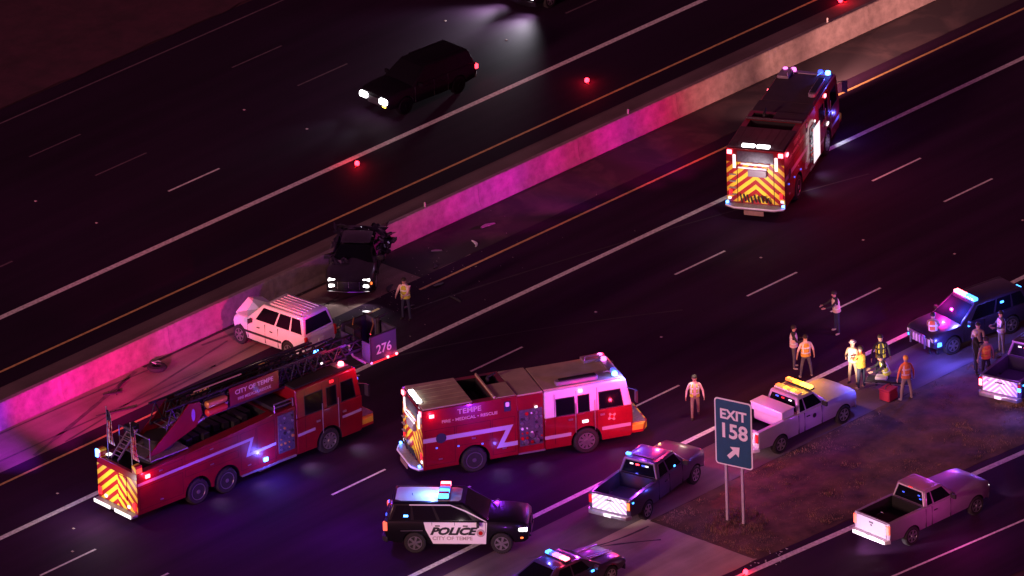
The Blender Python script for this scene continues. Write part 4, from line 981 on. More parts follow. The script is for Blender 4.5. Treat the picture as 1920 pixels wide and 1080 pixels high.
MAT['emblem_purple'] = mat('emblem_violet', (0.35, 0.2, 0.7), 0.4)
MAT['tank_red'] = mat('red_cylinder', (0.6, 0.05, 0.03), 0.35)
MAT['gold_bright'] = mat('pale_lettering', (0.75, 0.62, 0.6), 0.5)
MAT['bucket_purple'] = mat('grey_bucket_panel', (0.08, 0.065, 0.13), 0.4)
lt = ladder_truck()
wall_spots(lt, -2.52, 1.42, 1.9, [(97.5, VIO, 11000, 36), (101.5, MAG, 8500, 30), (104.5, HOT, 7000, 28), (107.5, HOT, 5500, 28), (111, VIO, 2200, 18)])
wall_spots(lt, 7.8, 1.3, 3.45, [(110.0, HOT, 2400, 30), (113.5, REDD, 2000, 30), (117.5, VIO, 450, 20)])
# flags on the rear deck of the ladder truck
def flag(x, y, label, h=2.1):
    a = R(-6.1); wx_, wy_ = 99.48+x*cos(a)-y*sin(a), -2.60+x*sin(a)+y*cos(a)
    t = thing('flag', label, 'flag', (wx_, wy_, 2.2), -6.1, 'flags on the ladder truck')
    MB().tube((0,0,0), (0,0,h), 0.018, 8).blob((0,0,h), 0.035).build('pole', 'alu', t)
    cols = ['red_cloth','white_cloth','red_cloth','white_cloth','red_cloth','white_cloth','red_cloth']
    mb = MB(); n = 14
    for i in range(n):     # hanging folds
        for j in range(6):
            def P(i, j):
                u = i/n; z = h-0.1-1.45*j/6
                return (0.03+0.30*u*(0.45+0.55*j/6)+0.02*sin(j), 0.07*sin(u*14+j*0.4), z-0.25*u)
            a_, b_, c_, d_ = P(i,j), P(i+1,j), P(i+1,j+1), P(i,j+1)
            mb.add([a_, b_, c_, d_], [(0,1,2,3)], (i % 2) if not (j < 2 and i < 5) else 2)
    o = mb.build('cloth', ['red_cloth','white_cloth','navy_cloth'], t)
    sm = o.modifiers.new('thick', 'SOLIDIFY'); sm.thickness = 0.006
    return t
flag(-2.85, -0.75, 'red and white striped flag hanging folded at the ladder truck right rear corner')
flag(-2.85, 0.75, 'dark folded flag on a thin pole at the ladder truck left rear corner', 2.3)

# ================================================================== POLICE AND CIVILIAN VEHICLES
ROWS = 'police vehicles around the crash'
# black and white police suv in the foreground
ps, pg = suv('police_car', 'black and white police suv with POLICE on its door and a glowing roof bar', (102.41, -12.85), -51.2, 'black_paint', 'police car', ROWS, roofmat='white_paint', rack=False, wb=3.12, belt=1.22, top=1.84)
ps.scale = (1.09, 1.08, 1.12)
for s in (-1, 1):
    # white doors, and the white band of roof and pillar
    pts = [(0.34,1.19),(0.40,0.92),(0.66,0.38),(2.56,0.38),(2.62,1.19)]
    v = [(x, s*(0.965 if z > 1.0 else 0.99)-s*0.02, z) for x, z in pts]+[(x, s*(0.975 if z > 1.0 else 1.001), z) for x, z in pts]
    dr = MB().add(v, [tuple(range(5)), tuple(range(5,10))]+[(j,(j+1)%5,5+(j+1)%5,5+j) for j in range(5)]).build('white_door', 'door_white', ps, smooth=False)
    rt_ = (90, 0, 0) if s < 0 else (90, 0, 180)
    x0 = 1.36 if s < 0 else 1.5
    text(dr, 'POLICE', 0.38, (x0, s*1.006, 0.74), 'letter_black', rot=rt_, bold=0.018, shear=0.35, align='CENTER', xscale=1.28)
    text(dr, 'CITY OF TEMPE', 0.19, (x0, s*1.006, 0.53), 'letter_grey', rot=rt_, bold=0.004, align='CENTER', xscale=1.1)
    MB().lathe([(0.15, s*0.995), (0.15, s*1.004), (0.001, s*1.005)], (2.38, 0, 0.80), 'y', 16).build('badge', 'letter_grey', dr)
    MB().lathe([(0.08, s*0.995), (0.08, s*1.008), (0.001, s*1.009)], (2.38, 0, 0.80), 'y', 12).build('badge', 'tail_dim', dr)
    for x in (0.75, 1.75): MB().box(x, x+0.17, min(s*0.985, s*1.015), max(s*0.985, s*1.015), 1.05, 1.085).build('door_handle', 'plastic', dr)
    MB().box(-1.13, -0.98, min(s*0.80, s*0.955), max(s*0.80, s*0.955), 0.84, 1.16).build('taillight', 'e_taillit', ps, bevel=0.02)
    MB().box(3.74, 4.05, min(s*0.66, s*0.955), max(s*0.66, s*0.955), 0.84, 0.97).build('headlight', 'e_headlit', ps, bevel=0.03)
    lens(ps, 3.85, s*0.93, 0.60, 0.10, 0.05, 0.06, 'e_orange', 'side_marker')
    lens(ps, -0.30, s*0.90, 1.40, 0.16, 0.04, 0.07, 'e_blue', 'warning_light')
    MB().tube((-0.5, s*0.987, 0.86), (0.3, s*0.995, 0.88), 0.012, 6).build('trim_strip', 'alu', ps)
    a_ = [pg.pt('R' if s < 0 else 'L', u, v_, 0.012) for u, v_ in ((0.24,0.93),(0.80,0.93),(0.92,0.62),(0.985,0.06),(0.965,0.05),(0.89,0.55),(0.79,0.87),(0.24,0.87))]
    MB().add(a_, [tuple(range(8))]).build('white_pillar', 'white_paint', ps, smooth=False)
    lens(ps, -1.03, s*0.55, 1.30, 0.05, 0.14, 0.07, 'e_bluedim', 'warning_light')
lightbar(ps, 1.05, 1.93, 0.62, ['e_redhot','e_reddim','e_bluedim','e_bluecyan','red_lens','e_bluecyan'], dx=0.36, dz=0.12)
MB().lathe([(0.05,0),(0.05,0.03),(0.012,0.05),(0.012,0.18)], (-0.1, -0.2, 1.79), 'z', 10).build('antenna', 'plastic', ps)
MB().path([(2.5,0.6,1.15),(2.9,0.7,1.35),(2.95,0.72,1.25)], 0.02).build('spotlight', 'alu', ps)
MB().tube((4.12,-0.4,0.45),(4.12,-0.4,0.95),0.03,8).tube((4.12,0.4,0.45),(4.12,0.4,0.95),0.03,8).tube((4.12,-0.4,0.9),(4.12,0.4,0.9),0.03,8).tube((4.12,-0.6,0.55),(4.12,0.6,0.55),0.04,8).build('push_bar', 'plastic', ps)
lamp_or_fill(ps, (0.6, -0.2, 2.35), (0.1, 0.25, 1.0), 150, 0.06); lamp_or_fill(ps, (1.0, -2.0, 2.6), BLUE, 28, 0.06)
lamp_or_fill(ps, (0.8, 0.6, 2.2), RED, 3, 0.06)
lamp_or_fill(ps, (-2.4, 0.6, 2.0), (0.28, 0.02, 1.0), 260, 0.06); lamp_or_fill(ps, (5.0, 0.3, 0.8), PURPLE, 14, 0.06)
lamp_or_fill(ps, (1.5, -3.1, 1.2), (1.0, 0.78, 0.80), 60, 0.12)  # added fill beside the truck-side door, no fixture, brightens the white door

def cop_pickup(loc, rot, label, tail='chevron_white', frame=True):
    t, g_ = pickup('police_pickup', label, loc, rot, 'blue_black', tailgate=tail, group=ROWS, crew=True, cab_rear=0.95, cab_len=1.75, hl='head_glass')
    fr = [g_.pt('B', u, v_, 0.02) for u, v_ in ((0.03,0.02),(0.06,0.95),(0.94,0.95),(0.97,0.02))]
    MB().path(fr, 0.035, 8).build('rear_window_frame', 'silver_paint', t)
    for u, m_ in ((0.28,'e_whitedim'),(0.45,'e_red'),(0.62,'e_bluedim'),(0.72,'e_whitedim')):
        q = g_.pt('B', u, 0.70, 0.02); MB().cbox(q, (0.03, 0.14, 0.05)).build('window_light', m_, t)
    MB().box(1.3, 1.36, -0.5, 0.5, 1.94, 1.97).build('roof_marker', 'plastic', t)
    for s in (-1, 1):
        lens(t, -1.1, s*0.99, 1.16, 0.08, 0.04, 0.06, 'e_bluecyan'); lens(t, 2.2, s*0.90, 1.38, 0.09, 0.04, 0.07, 'e_bluecyan')
    return t, g_
p8, g8 = cop_pickup((109.45, -17.50), 11.6, 'dark police pickup on the shoulder with blue light glowing in its bed')
lens(p8, 1.25, 0.62, 1.98, 0.14, 0.20, 0.08, 'e_bluecyan')
lens(p8, -1.29, -0.87, 1.05, 0.04, 0.13, 0.30, 'e_orange', 'taillight')
lamp_or_fill(p8, (0.55, 0.3, 1.30), BLUE, 16, 0.05); lamp_or_fill(p8, (0.6, -0.45, 1.2), BLUE, 6, 0.05); lamp_or_fill(p8, (0.6, 0.0, 1.1), RED, 5, 0.05)
lamp_or_fill(p8, (3.6, 0.6, 2.5), RED, 430, 0.06); lamp_or_fill(p8, (1.7, 0.4, 2.8), PURPLE, 260, 0.06); lamp_or_fill(p8, (4.9, -1.8, 1.9), (0.9, 0.25, 1.0), 45, 0.06); lamp_or_fill(p8, (2.4, -2.2, 1.8), (1.0, 0.1, 0.5), 22, 0.06)  # includes an added pink-violet fill for the sign posts
lamp_or_fill(p8, (-2.8, 0.1, 0.95), (1.0, 0.86, 1.0), 190, 0.12, spot=74, aim=(1, 0, 0.0), blend=0.5); lamp_or_fill(p8, (1.0, -1.8, 0.9), BLUE, 12, 0.05)  # the spot is added to brighten the tailgate

p14, g14 = cop_pickup((127.35, -22.15), 12, 'police pickup at the grass edge with chevron tailgate and bright corner light')
lens(p14, -1.29, -0.88, 1.0, 0.06, 0.16, 0.16, 'e_bluecyan'); lens(p14, -1.29, 0.88, 1.0, 0.04, 0.13, 0.28, 'e_redhot', 'taillight')
lamp_or_fill(p14, (-2.6, 0.2, 0.95), (1.0, 0.5, 0.85), 130, 0.08, spot=74, aim=(1, 0, 0), blend=0.5); lamp_or_fill(p14, (-1.9, -1.1, 0.9), BLUE, 60, 0.05); lamp_or_fill(p14, (0.4, 0.2, 1.9), PURPLE, 60, 0.05)  # the spot on the tailgate is added and has no fixture

# police sedan cut off by the bottom of the frame
def sedan(name, label, loc, rot, paint, group=None, cat='car', crumple=None, flat=False):
    t = thing(name, label, cat, loc, rot, group)
    st = [(-1.08,0.50,0.90,0.80,0,0.04),(-1.02,0.38,0.98,0.90,0,0.04),(-0.4,0.30,1.0,0.94,0.01,0.05),(0.8,0.26,0.97,0.95,0,0.05),(2.3,0.26,0.96,0.95,0,0.06),(3.0,0.30,0.92,0.94,0.04,0.09),(3.7,0.36,0.82,0.88,0.05,0.10),(3.92,0.44,0.70,0.80,0.02,0.06)]
    car_body(t, st, (0, 3.0), 0.35, paint, crumple=crumple)
    g_ = GH(t, paint, -0.55, 2.62, 0.38, 1.72, 0.94, 1.42, 0.89, 0.66)
    g_.pane('B', [(0.08,0.10),(0.92,0.10),(0.90,0.92),(0.10,0.92)], 'rear_window'); g_.pane('F', [(0.05,0.06),(0.95,0.06),(0.92,0.92),(0.08,0.92)], 'windshield')
    for k in 'RL': g_.pane(k, [(0.20,0.10),(0.49,0.10),(0.49,0.86),(0.16,0.86)]); g_.pane(k, [(0.52,0.10),(0.80,0.10),(0.88,0.86),(0.52,0.86)])
    for x in (0.35, 1.2, 2.3): seam(t, x, 0.948, 0.36, 0.95)
    for s in (-1, 1):
        wheel(t, 0, s*0.82, 0.35, 0.24); wheel(t, 3.0, s*0.82, 0.35, 0.24)
        MB().box(-1.10, -0.98, min(s*0.4, s*0.85), max(s*0.4, s*0.85), 0.70, 0.86).build('taillight', 'tail_dim', t, bevel=0.02)
        for x in (0.55, 1.45): MB().box(x, x+0.16, min(s*0.945, s*0.97), max(s*0.945, s*0.97), 0.80, 0.83).build('door_handle', 'plastic', t)
    MB().prism([(-1.16,-0.78),(-1.02,-0.92),(-0.98,-0.92),(-0.98,0.92),(-1.02,0.92),(-1.16,0.78)], 'z', 0.34, 0.56).build('rear_bumper', paint, t, bevel=0.03)
    MB().prism([(3.86,-0.86),(4.0,-0.6),(4.05,0),(4.0,0.6),(3.86,0.86),(3.8,0.86),(3.8,-0.86)], 'z', 0.26, 0.50).build('front_bumper', paint, t, bevel=0.03)
    mirrors(t, 2.15, 0.90, 0.92, paint)
    return t, g_
p9, g9 = sedan('police_car', 'dark police sedan at the bottom edge with silver stripes on its hood', (101.62, -20.12), -3, 'blue_black', ROWS, 'police car')
lightbar(p9, 1.05, 1.52, 0.58, ['e_bluecyan','e_bluedim','e_pink','e_pink','e_redhot','e_redhot'], dx=0.24, dz=0.09)
for y in (-0.30, -0.16, 0.45): MB().hexa([(2.5,y,0.995),(3.65,y*1.1,0.93),(3.65,y*1.1+0.045,0.93),(2.5,y+0.045,0.995),(2.5,y,1.025),(3.65,y*1.1,0.955),(3.65,y*1.1+0.045,0.955),(2.5,y+0.045,1.025)]).build('hood_stripe', 'reflective', p9)
for s in (-1, 1): lens(p9, 2.0, s*0.96, 0.88, 0.14, 0.05, 0.08, 'e_bluecyan')
lamp_or_fill(p9, (1.0, 0.5, 2.0), BLUE, 60, 0.05); lamp_or_fill(p9, (1.0, -0.5, 1.95), RED, 40, 0.05); lamp_or_fill(p9, (3.2, 0.9, 1.6), PURPLE, 50, 0.05); lamp_or_fill(p9, (-0.6, 1.5, 1.3), PURPLE, 45, 0.05)

# police suv facing the camera side on the shoulder
p12, g12 = suv('police_car', 'dark police suv nose to the camera, pink and blue light on its hood', (131.95, -17.12), 170.5, 'purple_gloss', 'police car', ROWS, rack=False)
lightbar(p12, 1.58, 1.80, 0.66, ['e_bluecyan','e_bluecyan','e_bluecyan','e_redhot','e_redhot','e_redhot'], dx=0.22, dz=0.12)
for s in (-1, 1):
    MB().box(3.78, 3.99, min(s*0.60, s*0.84), max(s*0.60, s*0.84), 0.72, 0.88).build('headlight', 'head_glass', p12, bevel=0.03)
    lens(p12, 2.2, s*0.97, 1.02, 0.14, 0.05, 0.07, 'e_bluecyan'); lens(p12, 0.4, s*0.86, 1.5, 0.16, 0.05, 0.08, 'e_bluecyan')
lens(p12, 3.72, 0.90, 0.62, 0.22, 0.10, 0.20, 'e_bluecyan', 'fender_light'); lens(p12, 3.95, -0.75, 0.62, 0.10, 0.10, 0.12, 'e_bluecyan', 'fender_light')
mb = MB()
for k in range(7): mb.box(4.0, 4.03, -0.62+0.19*k, -0.50+0.19*k, 0.50, 0.82)
gr = mb.build('grille_bars', 'reflective', p12); gr['kind'] = 'stuff'
MB().box(3.9, 4.0, -0.7, 0.7, 0.46, 0.86).build('grille', 'plastic', p12, bevel=0.02)
MB().path([(4.12,-0.45,0.4),(4.12,-0.45,0.95),(4.12,0.45,0.95),(4.12,0.45,0.4)], 0.035, 8).build('push_bar', 'alu', p12)
lens(p12, -0.7, 0.5, 1.72, 0.2, 0.3, 0.07, 'e_bluecyan')
lamp_or_fill(p12, (2.35, -0.5, 1.75), (1.0, 0.02, 0.45), 420, 0.05); lamp_or_fill(p12, (2.4, 0.5, 1.72), BLUE, 480, 0.05)
lamp_or_fill(p12, (4.0, 1.5, 0.8), BLUE, 170, 0.06); lamp_or_fill(p12, (0.6, 1.8, 1.9), BLUE, 80, 0.06); lamp_or_fill(p12, (2.6, -1.6, 1.9), (1.0, 0.7, 0.75), 420, 0.06, spot=60, aim=(0.5, -1, -0.22), blend=0.9); lamp_or_fill(p12, (5.2, -0.2, 1.4), PURPLE, 70, 0.06)  # includes an added side spot, no fixture, on the lone worker

# white pickup with the amber bars
p10, g10 = pickup('pickup_truck', 'white pickup behind the exit sign with burning amber roof bars and a bed toolbox', (117.46, -17.47), -1.2, 'grey_white', cab_rear=1.12, cab_len=1.30, hl='head_glass')
lightbar(p10, 1.50, 1.98, 0.62, ['e_orange','e_orange','e_amber','e_orange','e_amber','e_orange'], dx=0.20, dz=0.07, base='white_paint')
lightbar(p10, 2.15, 1.97, 0.68, ['e_orange','e_orange','e_amber','e_amber','e_amberhot','e_amberhot','e_amberhot'], dx=0.20, dz=0.11)
MB().box(0.22, 0.92, -0.86, 0.86, 1.32, 1.62).box(0.28, 0.9, -0.76, 0.76, 0.9, 1.32).build('toolbox', 'white_paint', p10, bevel=0.03)
MB().box(0.20, 0.94, -0.88, 0.88, 1.625, 1.67).build('toolbox_lid', 'white_paint', p10, bevel=0.015)
for u, m_ in ((0.75,'e_whitedim'),(0.5,'e_reddim'),(0.3,'e_bluedim')):
    q = g10.pt('B', u, 0.72, 0.02); MB().cbox(q, (0.03, 0.14, 0.05)).build('window_light', m_, p10)
MB().lathe([(0.10, -0.99), (0.10, -1.0), (0.001, -1.003)], (1.95, 0, 0.98), 'y', 10).build('door_emblem', 'letter_black', p10)
lamp_or_fill(p10, (2.2, -0.3, 2.35), AMBER, 18, 0.05); lamp_or_fill(p10, (3.4, 1.6, 2.6), AMBER, 330, 0.05)
lamp_or_fill(p10, (1.0, 0.5, 2.4), RED, 12, 0.05); lamp_or_fill(p10, (-0.6, 0.0, 2.3), (0.9, 0.10, 0.9), 60, 0.08)
lamp_or_fill(p10, (4.6, -1.0, 1.6), BLUE, 90, 0.06); lamp_or_fill(p10, (1.8, -2.2, 1.1), PURPLE, 20, 0.1)
lamp_or_fill(p10, (-2.9, 0.0, 0.95), (1.0, 0.78, 0.95), 220, 0.1, spot=70, aim=(1, 0, 0), blend=0.5)  # added spot from behind, brightens the tailgate
lamp_or_fill(p10, (4.65, 0.5, 1.1), (1.0, 0.76, 0.55), 950, 0.08, spot=60, aim=(1, 0.22, 0.05), blend=0.8)  # added spot that lights the crew ahead

# plain pickup on the ramp
p11, g11 = pickup('pickup_truck', 'silver pickup driving up the exit ramp with empty dark bed and red taillights', (114.55, -27.02), -2.1, 'silver_paint', cab_rear=0.85, cab_len=1.35, hl='e_headlit')
for s in (-1, 1): MB().box(-1.295, -1.21, min(s*0.80, s*0.955), max(s*0.80, s*0.955), 0.85, 1.23).build('taillight_lens', 'e_taillit', p11, bevel=0.01)
q = g11.pt('B', 0.5, 0.93, 0.02); MB().cbox(q, (0.03, 0.2, 0.05)).build('brake_light', 'e_reddim', p11)
for u, v_ in ((0.80, 0.62), (0.85, 0.45), (0.30, 0.5)):
    q = g11.pt('B', u, v_, 0.012); MB().cbox(q, (0.02, 0.10, 0.04)).build('window_light', 'e_bluedim', p11)
fr = [g11.pt('B', u, v_, 0.012) for u, v_ in ((0.05,0.08),(0.08,0.90),(0.92,0.90),(0.95,0.08))]
MB().path(fr+[fr[0]], 0.025, 8).build('rear_window_frame', 'white_paint', p11)
MB().lathe([(0.05, -1.286), (0.05, -1.292), (0.001, -1.294)], (0, 0, 1.02), 'x', 10).build('tailgate_badge', 'plastic', p11)
lamp_or_fill(p11, (-3.2, 0.0, 0.7), (1.0, 0.75, 0.98), 900, 0.12, spot=64, aim=(1, 0, 0.03), blend=0.5); lamp_or_fill(p11, (4.9, -0.5, 0.7), WHITE, 30, 0.05, spot=70, aim=(1, 0, -0.25))  # the rear spot is added to whiten tailgate and bumper
lamp_or_fill(p11, (3.2, 0.8, 2.4), PURPLE, 40, 0.05); lamp_or_fill(p11, (1.2, -2.6, 1.6), (0.9, 0.06, 0.55), 90, 0.1); lamp_or_fill(p11, (1.6, 0, 3.2), (1.0, 0.05, 0.3), 40, 0.1)  # added coloured fills around the cab, no fixtures

# white suv wrecked against the barrier
def crumple_front(me):
    for v in me.vertices:
        if v.co.x > 2.9:
            k = (v.co.x-2.9)/1.1
            n = noise.noise_vector(v.co*2.3)
            v.co.x -= 0.55*k; v.co += Vector((n.x*0.12, n.y*0.16, abs(n.z)*0.22))*k
w4, g4 = suv('wrecked_suv', 'white suv with a crumpled front pushed up against the median barrier', (112.15, 2.85), 92, 'white_paint', 'suv', 'crashed cars at the barrier', crumple=crumple_front, belt=1.18, top=1.84)
w4.scale = (0.88, 0.97, 1.09)
mb = MB()
for y in (-0.52,-0.32,-0.12,0.12,0.32,0.52): mb.box(-0.5, 1.45, y-0.018, y+0.018, 1.86, 1.893)
rb = mb.build('roof_ribs', 'white_paint', w4); rb['kind'] = 'stuff'
for s in (-1, 1):
    MB().box(-1.12, -1.0, min(s*0.82, s*0.95), max(s*0.82, s*0.95), 0.75, 1.15).build('taillight', 'tail_dim', w4, bevel=0.02)
    MB().box(0.4, 2.7, min(s*0.985, s*1.01), max(s*0.985, s*1.01), 0.62, 0.70).build('door_moulding', 'plastic', w4)
MB().hexa([(2.6,-0.8,1.12),(3.3,-0.75,1.30),(3.3,0.1,1.55),(2.6,0.0,1.14),(2.6,-0.8,1.14),(3.3,-0.75,1.33),(3.3,0.1,1.58),(2.6,0.0,1.16)]).hexa([(2.6,0.0,1.14),(3.3,0.1,1.55),(3.4,0.8,1.15),(2.6,0.8,1.12),(2.6,0.0,1.16),(3.3,0.1,1.58),(3.4,0.8,1.18),(2.6,0.8,1.15)]).build('bent_hood', 'white_paint', w4)
lamp_or_fill(w4, (0.6, 3.2, 2.6), (1.0, 0.55, 0.48), 90, 0.15)  # added soft fill on the suv side, no fixture

# dark sedan wreck facing the camera
def crumple_all(me):
    for v in me.vertices:
        n = noise.noise_vector(v.co*2.1+Vector((5, 1, 0))); k = 0.5 if v.co.x > 2.4 else 2.0
        v.co += Vector((n.x*0.10, n.y*0.14, n.z*0.10))*k
w5, g5 = sedan('wrecked_car', 'dark crushed sedan with both headlights burning white beside the barrier', (120.18, 7.36-0.02), 216.9, 'maroon', 'crashed cars at the barrier', 'car', crumple=crumple_all)
w5.location = (117.27+3.8*.8, 5.25+3.8*.6, 0); w5.scale = (1.0, 1.08, 1.04)
for o in list(w5.children):
    if o.name.split('.')[0] in ('cab',):
        for v in o.data.vertices: v.co.z -= 0.26*(v.co.z > 1.2)*(1+0.7*v.co.y); v.co.y += 0.14*(v.co.z > 1.2); v.co.x += 0.2*(v.co.z > 1.2)*v.co.y
for s in (-1, 1):
    lens(w5, 3.80, s*0.66, 0.72, 0.16, 0.28, 0.12, 'e_headlit', 'headlight'); lens(w5, 3.92, s*0.66, 0.52, 0.12, 0.22, 0.12, 'e_headlit', 'headlight')
MB().box(3.97, 4.03, -0.42, 0.42, 0.42, 0.74).build('grille', 'plastic', w5, bevel=0.03)
for y in (-0.42, 0.0, 0.42): MB().box(4.03, 4.045, y-0.012, y+0.012, 0.42, 0.74).build('grille_bar', 'alu', w5)
MB().path([(4.05,-0.8,0.34),(4.10,0,0.32),(4.05,0.8,0.34)], 0.02).build('bumper_trim', 'alu', w5)
lens(w5, 3.85, 0.86, 0.62, 0.08, 0.06, 0.10, 'e_orange', 'side_marker')
rg = random.Random(11)
for k in range(20):        # torn and bent panels of the rear half
    c = Vector((rg.uniform(-1.1, 1.0), rg.choice((-1, 1))*rg.uniform(0.5, 1.05) if k % 3 else rg.uniform(-0.5, 0.9), rg.uniform(0.3, 1.15)))
    a_, b_ = [Vector((rg.uniform(-1, 1), rg.uniform(-1, 1), rg.uniform(-1, 1))).normalized()*rg.uniform(0.06, 0.2) for _ in range(2)]
    nn = a_.cross(b_).normalized()*0.01
    v = [c-a_-b_, c+a_-b_*0.6, c+a_*0.7+b_, c-a_+b_*0.8]
    MB().hexa([p-nn for p in v]+[p+nn for p in v]).build('bent_panel', rg.choice(('maroon', 'plastic', 'alu', 'maroon')), w5, smooth=False)
for (x0_, y0_, z0_, L_, W_, m_, sd_) in ((0.2, 0.0, 1.10, 1.7, 1.8, 'wreck_gloss', 1), (2.2, -0.5, 0.98, 1.1, 0.8, 'wreck_gloss', 14), (-0.8, 0.75, 0.8, 1.4, 0.9, 'wreck_gloss', 5), (0.6, 0.95, 0.9, 1.2, 0.7, 'wreck_gloss', 9)):
    mb = MB(); n = 11
    for i in range(n+1):
        for j in range(n+1):
            p = Vector((x0_+(i/n-0.5)*L_, y0_+(j/n-0.5)*W_, z0_)); q = noise.noise_vector(p*2.6+Vector((sd_, 0, 0)))+0.5*noise.noise_vector(p*6+Vector((sd_, 3, 0)))
            mb.v.append(tuple(p+q*0.30))
    for i in range(n):
        for j in range(n): mb.f.append((i*(n+1)+j, i*(n+1)+j+1, (i+1)*(n+1)+j+1, (i+1)*(n+1)+j)); mb.m.append(0)
    o = mb.build('crushed_panel', m_, w5, smooth=False); sm = o.modifiers.new('thick', 'SOLIDIFY'); sm.thickness = 0.01
lamp_or_fill(w5, (-0.3, 2.6, 2.2), (0.8, 0.5, 1.0), 30, 0.08)
lamp_or_fill(w5, (4.25, 0.66, 0.65), WHITE, 30, 0.05, spot=110, aim=(1, 0, -0.4)); lamp_or_fill(w5, (4.25, -0.66, 0.65), WHITE, 30, 0.05, spot=110, aim=(1, 0, -0.4))

# third car: black suv driving on the far roadway
w15, g15 = suv('moving_suv', 'black suv on the far roadway with bright headlights, passing the flares', (135.3, 17.1), 176, 'black_paint', 'suv', 'cars driving on the far roadway')
for s in (-1, 1):
    lens(w15, 3.98, s*0.62, 0.78, 0.26, 0.46, 0.26, 'e_white', 'headlight')
    MB().box(-1.14, -0.98, min(s*0.78, s*0.97), max(s*0.78, s*0.97), 0.82, 1.02).build('taillight', 'e_red', w15, bevel=0.02)
lens(w15, 3.95, 0.62, 0.54, 0.12, 0.22, 0.10, 'e_amberhot', 'fog_light')
MB().box(3.9, 4.0, -0.4, 0.4, 0.5, 0.82).build('grille', 'plastic', w15, bevel=0.02)
lamp_or_fill(w15, (-1.6, 0.9, 0.9), RED, 6, 0.05)
for o in w15.children_recursive:
    if o.name.split('.')[0] in ('rim', 'window', 'cab', 'roof', 'body', 'rear_window', 'windshield', 'roof_rail', 'door_handle', 'side_mirror', 'wheel'): o.data.materials[0] = MAT['matte_black']
lamp_or_fill(w15, (4.15, 0.62, 0.78), (0.85, 0.88, 1), 110, 0.06, spot=50, aim=(1, 0.02, -0.12), blend=1); lamp_or_fill(w15, (4.15, -0.62, 0.78), (0.85, 0.88, 1), 110, 0.06, spot=50, aim=(1, -0.02, -0.12), blend=1)
w16, g16 = sedan('moving_car', 'car at the top edge of the photo throwing white headlight pools on the road', (147.5, 20.4), 180, 'black_paint', 'cars driving on the far roadway')
for s in (-1, 1):
    lens(w16, 3.84, s*0.62, 0.66, 0.20, 0.34, 0.14, 'e_white', 'headlight')
    lamp_or_fill(w16, (4.05, s*0.8, 0.66), (0.92, 0.90, 1), 1500, 0.35, spot=80, aim=(1, 0.2*s, -0.20), blend=1)
    lamp_or_fill(w16, (4.1, s*0.85, 0.7), (0.92, 0.90, 1), 110, 0.06, spot=90, aim=(0.5, 0.0, -0.75), blend=1)

# ================================================================== SMALL THINGS
def flare(x, y, label, wt=38):
    t = thing('road_flare', label, 'flare', (x, y, 0), random.uniform(0, 180), 'red flares on the asphalt')
    MB().tube((-0.16,0,0.03), (0.10,0,0.03), 0.022, 8).build('stick', 'red_cloth', t)
    MB().blob((0.15,0,0.10), 0.11).build('flame', 'e_flare', t)
    lamp_or_fill(t, (0.15, 0, 0.32), (1.0, 0.01, 0.03), wt, 0.05)
flare(139.46, 12.58, 'red flare burning between the white and yellow lines, upper one near the barrier')
flare(126.87, 14.17, 'red flare burning next to the thick white line, lower one of the far roadway')
flare(152.92, 9.97, 'red flare by the barrier at the top edge of the photo')
flare(108.30, -24.75, 'red flare on the ramp line at the bottom edge of the photo', 9)

# debris
t = thing('tyre', 'torn dark tyre lying on the shoulder by the barrier', 'tyre', (107.2, 6.35), 20)
MB().lathe([(0.20,0.0),(0.36,0.02),(0.42,0.10),(0.36,0.18),(0.20,0.2),(0.17,0.1)], (0,0,0), 'z', 22).build('casing', 'rubber', t)
MB().hexa([(0.1,0.1,0.18),(0.5,0.05,0.1),(0.55,0.2,0.12),(0.15,0.3,0.2),(0.1,0.1,0.2),(0.5,0.05,0.14),(0.55,0.2,0.15),(0.15,0.3,0.23)]).build('torn_strip', 'white_paint', t)
def shard(x, y, rot, l, w_, m, label, cat='debris', curve=0.0, z=0.0):
    t = MB(); n = 8; v = []
    for i in range(n+1):
        u = i/n-0.5; v.append((u*l, curve*(1-4*u*u)))
    t.prism([(a, b_-w_/2*(1-0.6*abs(2*i/n-1))) for i, (a, b_) in enumerate(v)]+[(a, b_+w_/2*(1-0.6*abs(2*i/n-1))) for i, (a, b_) in reversed(list(enumerate(v)))], 'z', 0, 0.05)
    o = t.build('scrap_piece', m, bevel=0.01); o.location = (x, y, z); o.rotation_euler = (R(4), R(-3), R(rot)); tag(o, label, cat); return o
shard(103.25, 4.75, -28, 1.7, 0.07, 'plastic', 'long thin dark strip lying flat on the shoulder')
shard(105.1, 6.2, 25, 1.5, 0.08, 'rubber', 'curved dark rubber strip near the foot of the barrier', curve=0.15)
shard(104.4, 6.1, -32, 0.8, 0.16, 'plastic', 'short black plastic piece on the shoulder below the curved strip')
rg = random.Random(21)
dn = ('bent grey scrap', 'small dark fragment', 'pale plastic fragment', 'twisted metal piece')
places = [(118.9,4.5,'beside the crushed sedan bumper'),(120.4,3.2,'on the yellow line past the sedan'),(121.6,4.6,'on the dirt behind the sedan'),(122.8,5.6,'near the barrier behind the sedan'),(118.0,2.6,'between the sedan and the standing worker'),(124.3,4.9,'farther along the dirty shoulder'),(116.6,3.6,'in front of the sedan headlights'),(114.9,4.6,'between the white suv and the sedan'),(119.8,1.7,'on the lane behind the worker'),(126.0,5.7,'by the barrier foot up the road')]
for k, (x, y, wh) in enumerate(places):
    shard(x, y, rg.uniform(0, 180), rg.uniform(0.35, 0.8), rg.uniform(0.12, 0.25), rg.choice(('alu', 'plastic', 'white_paint', 'maroon')), f'{dn[k%4]} {wh}', curve=rg.uniform(-.1, .1))
mb = MB()
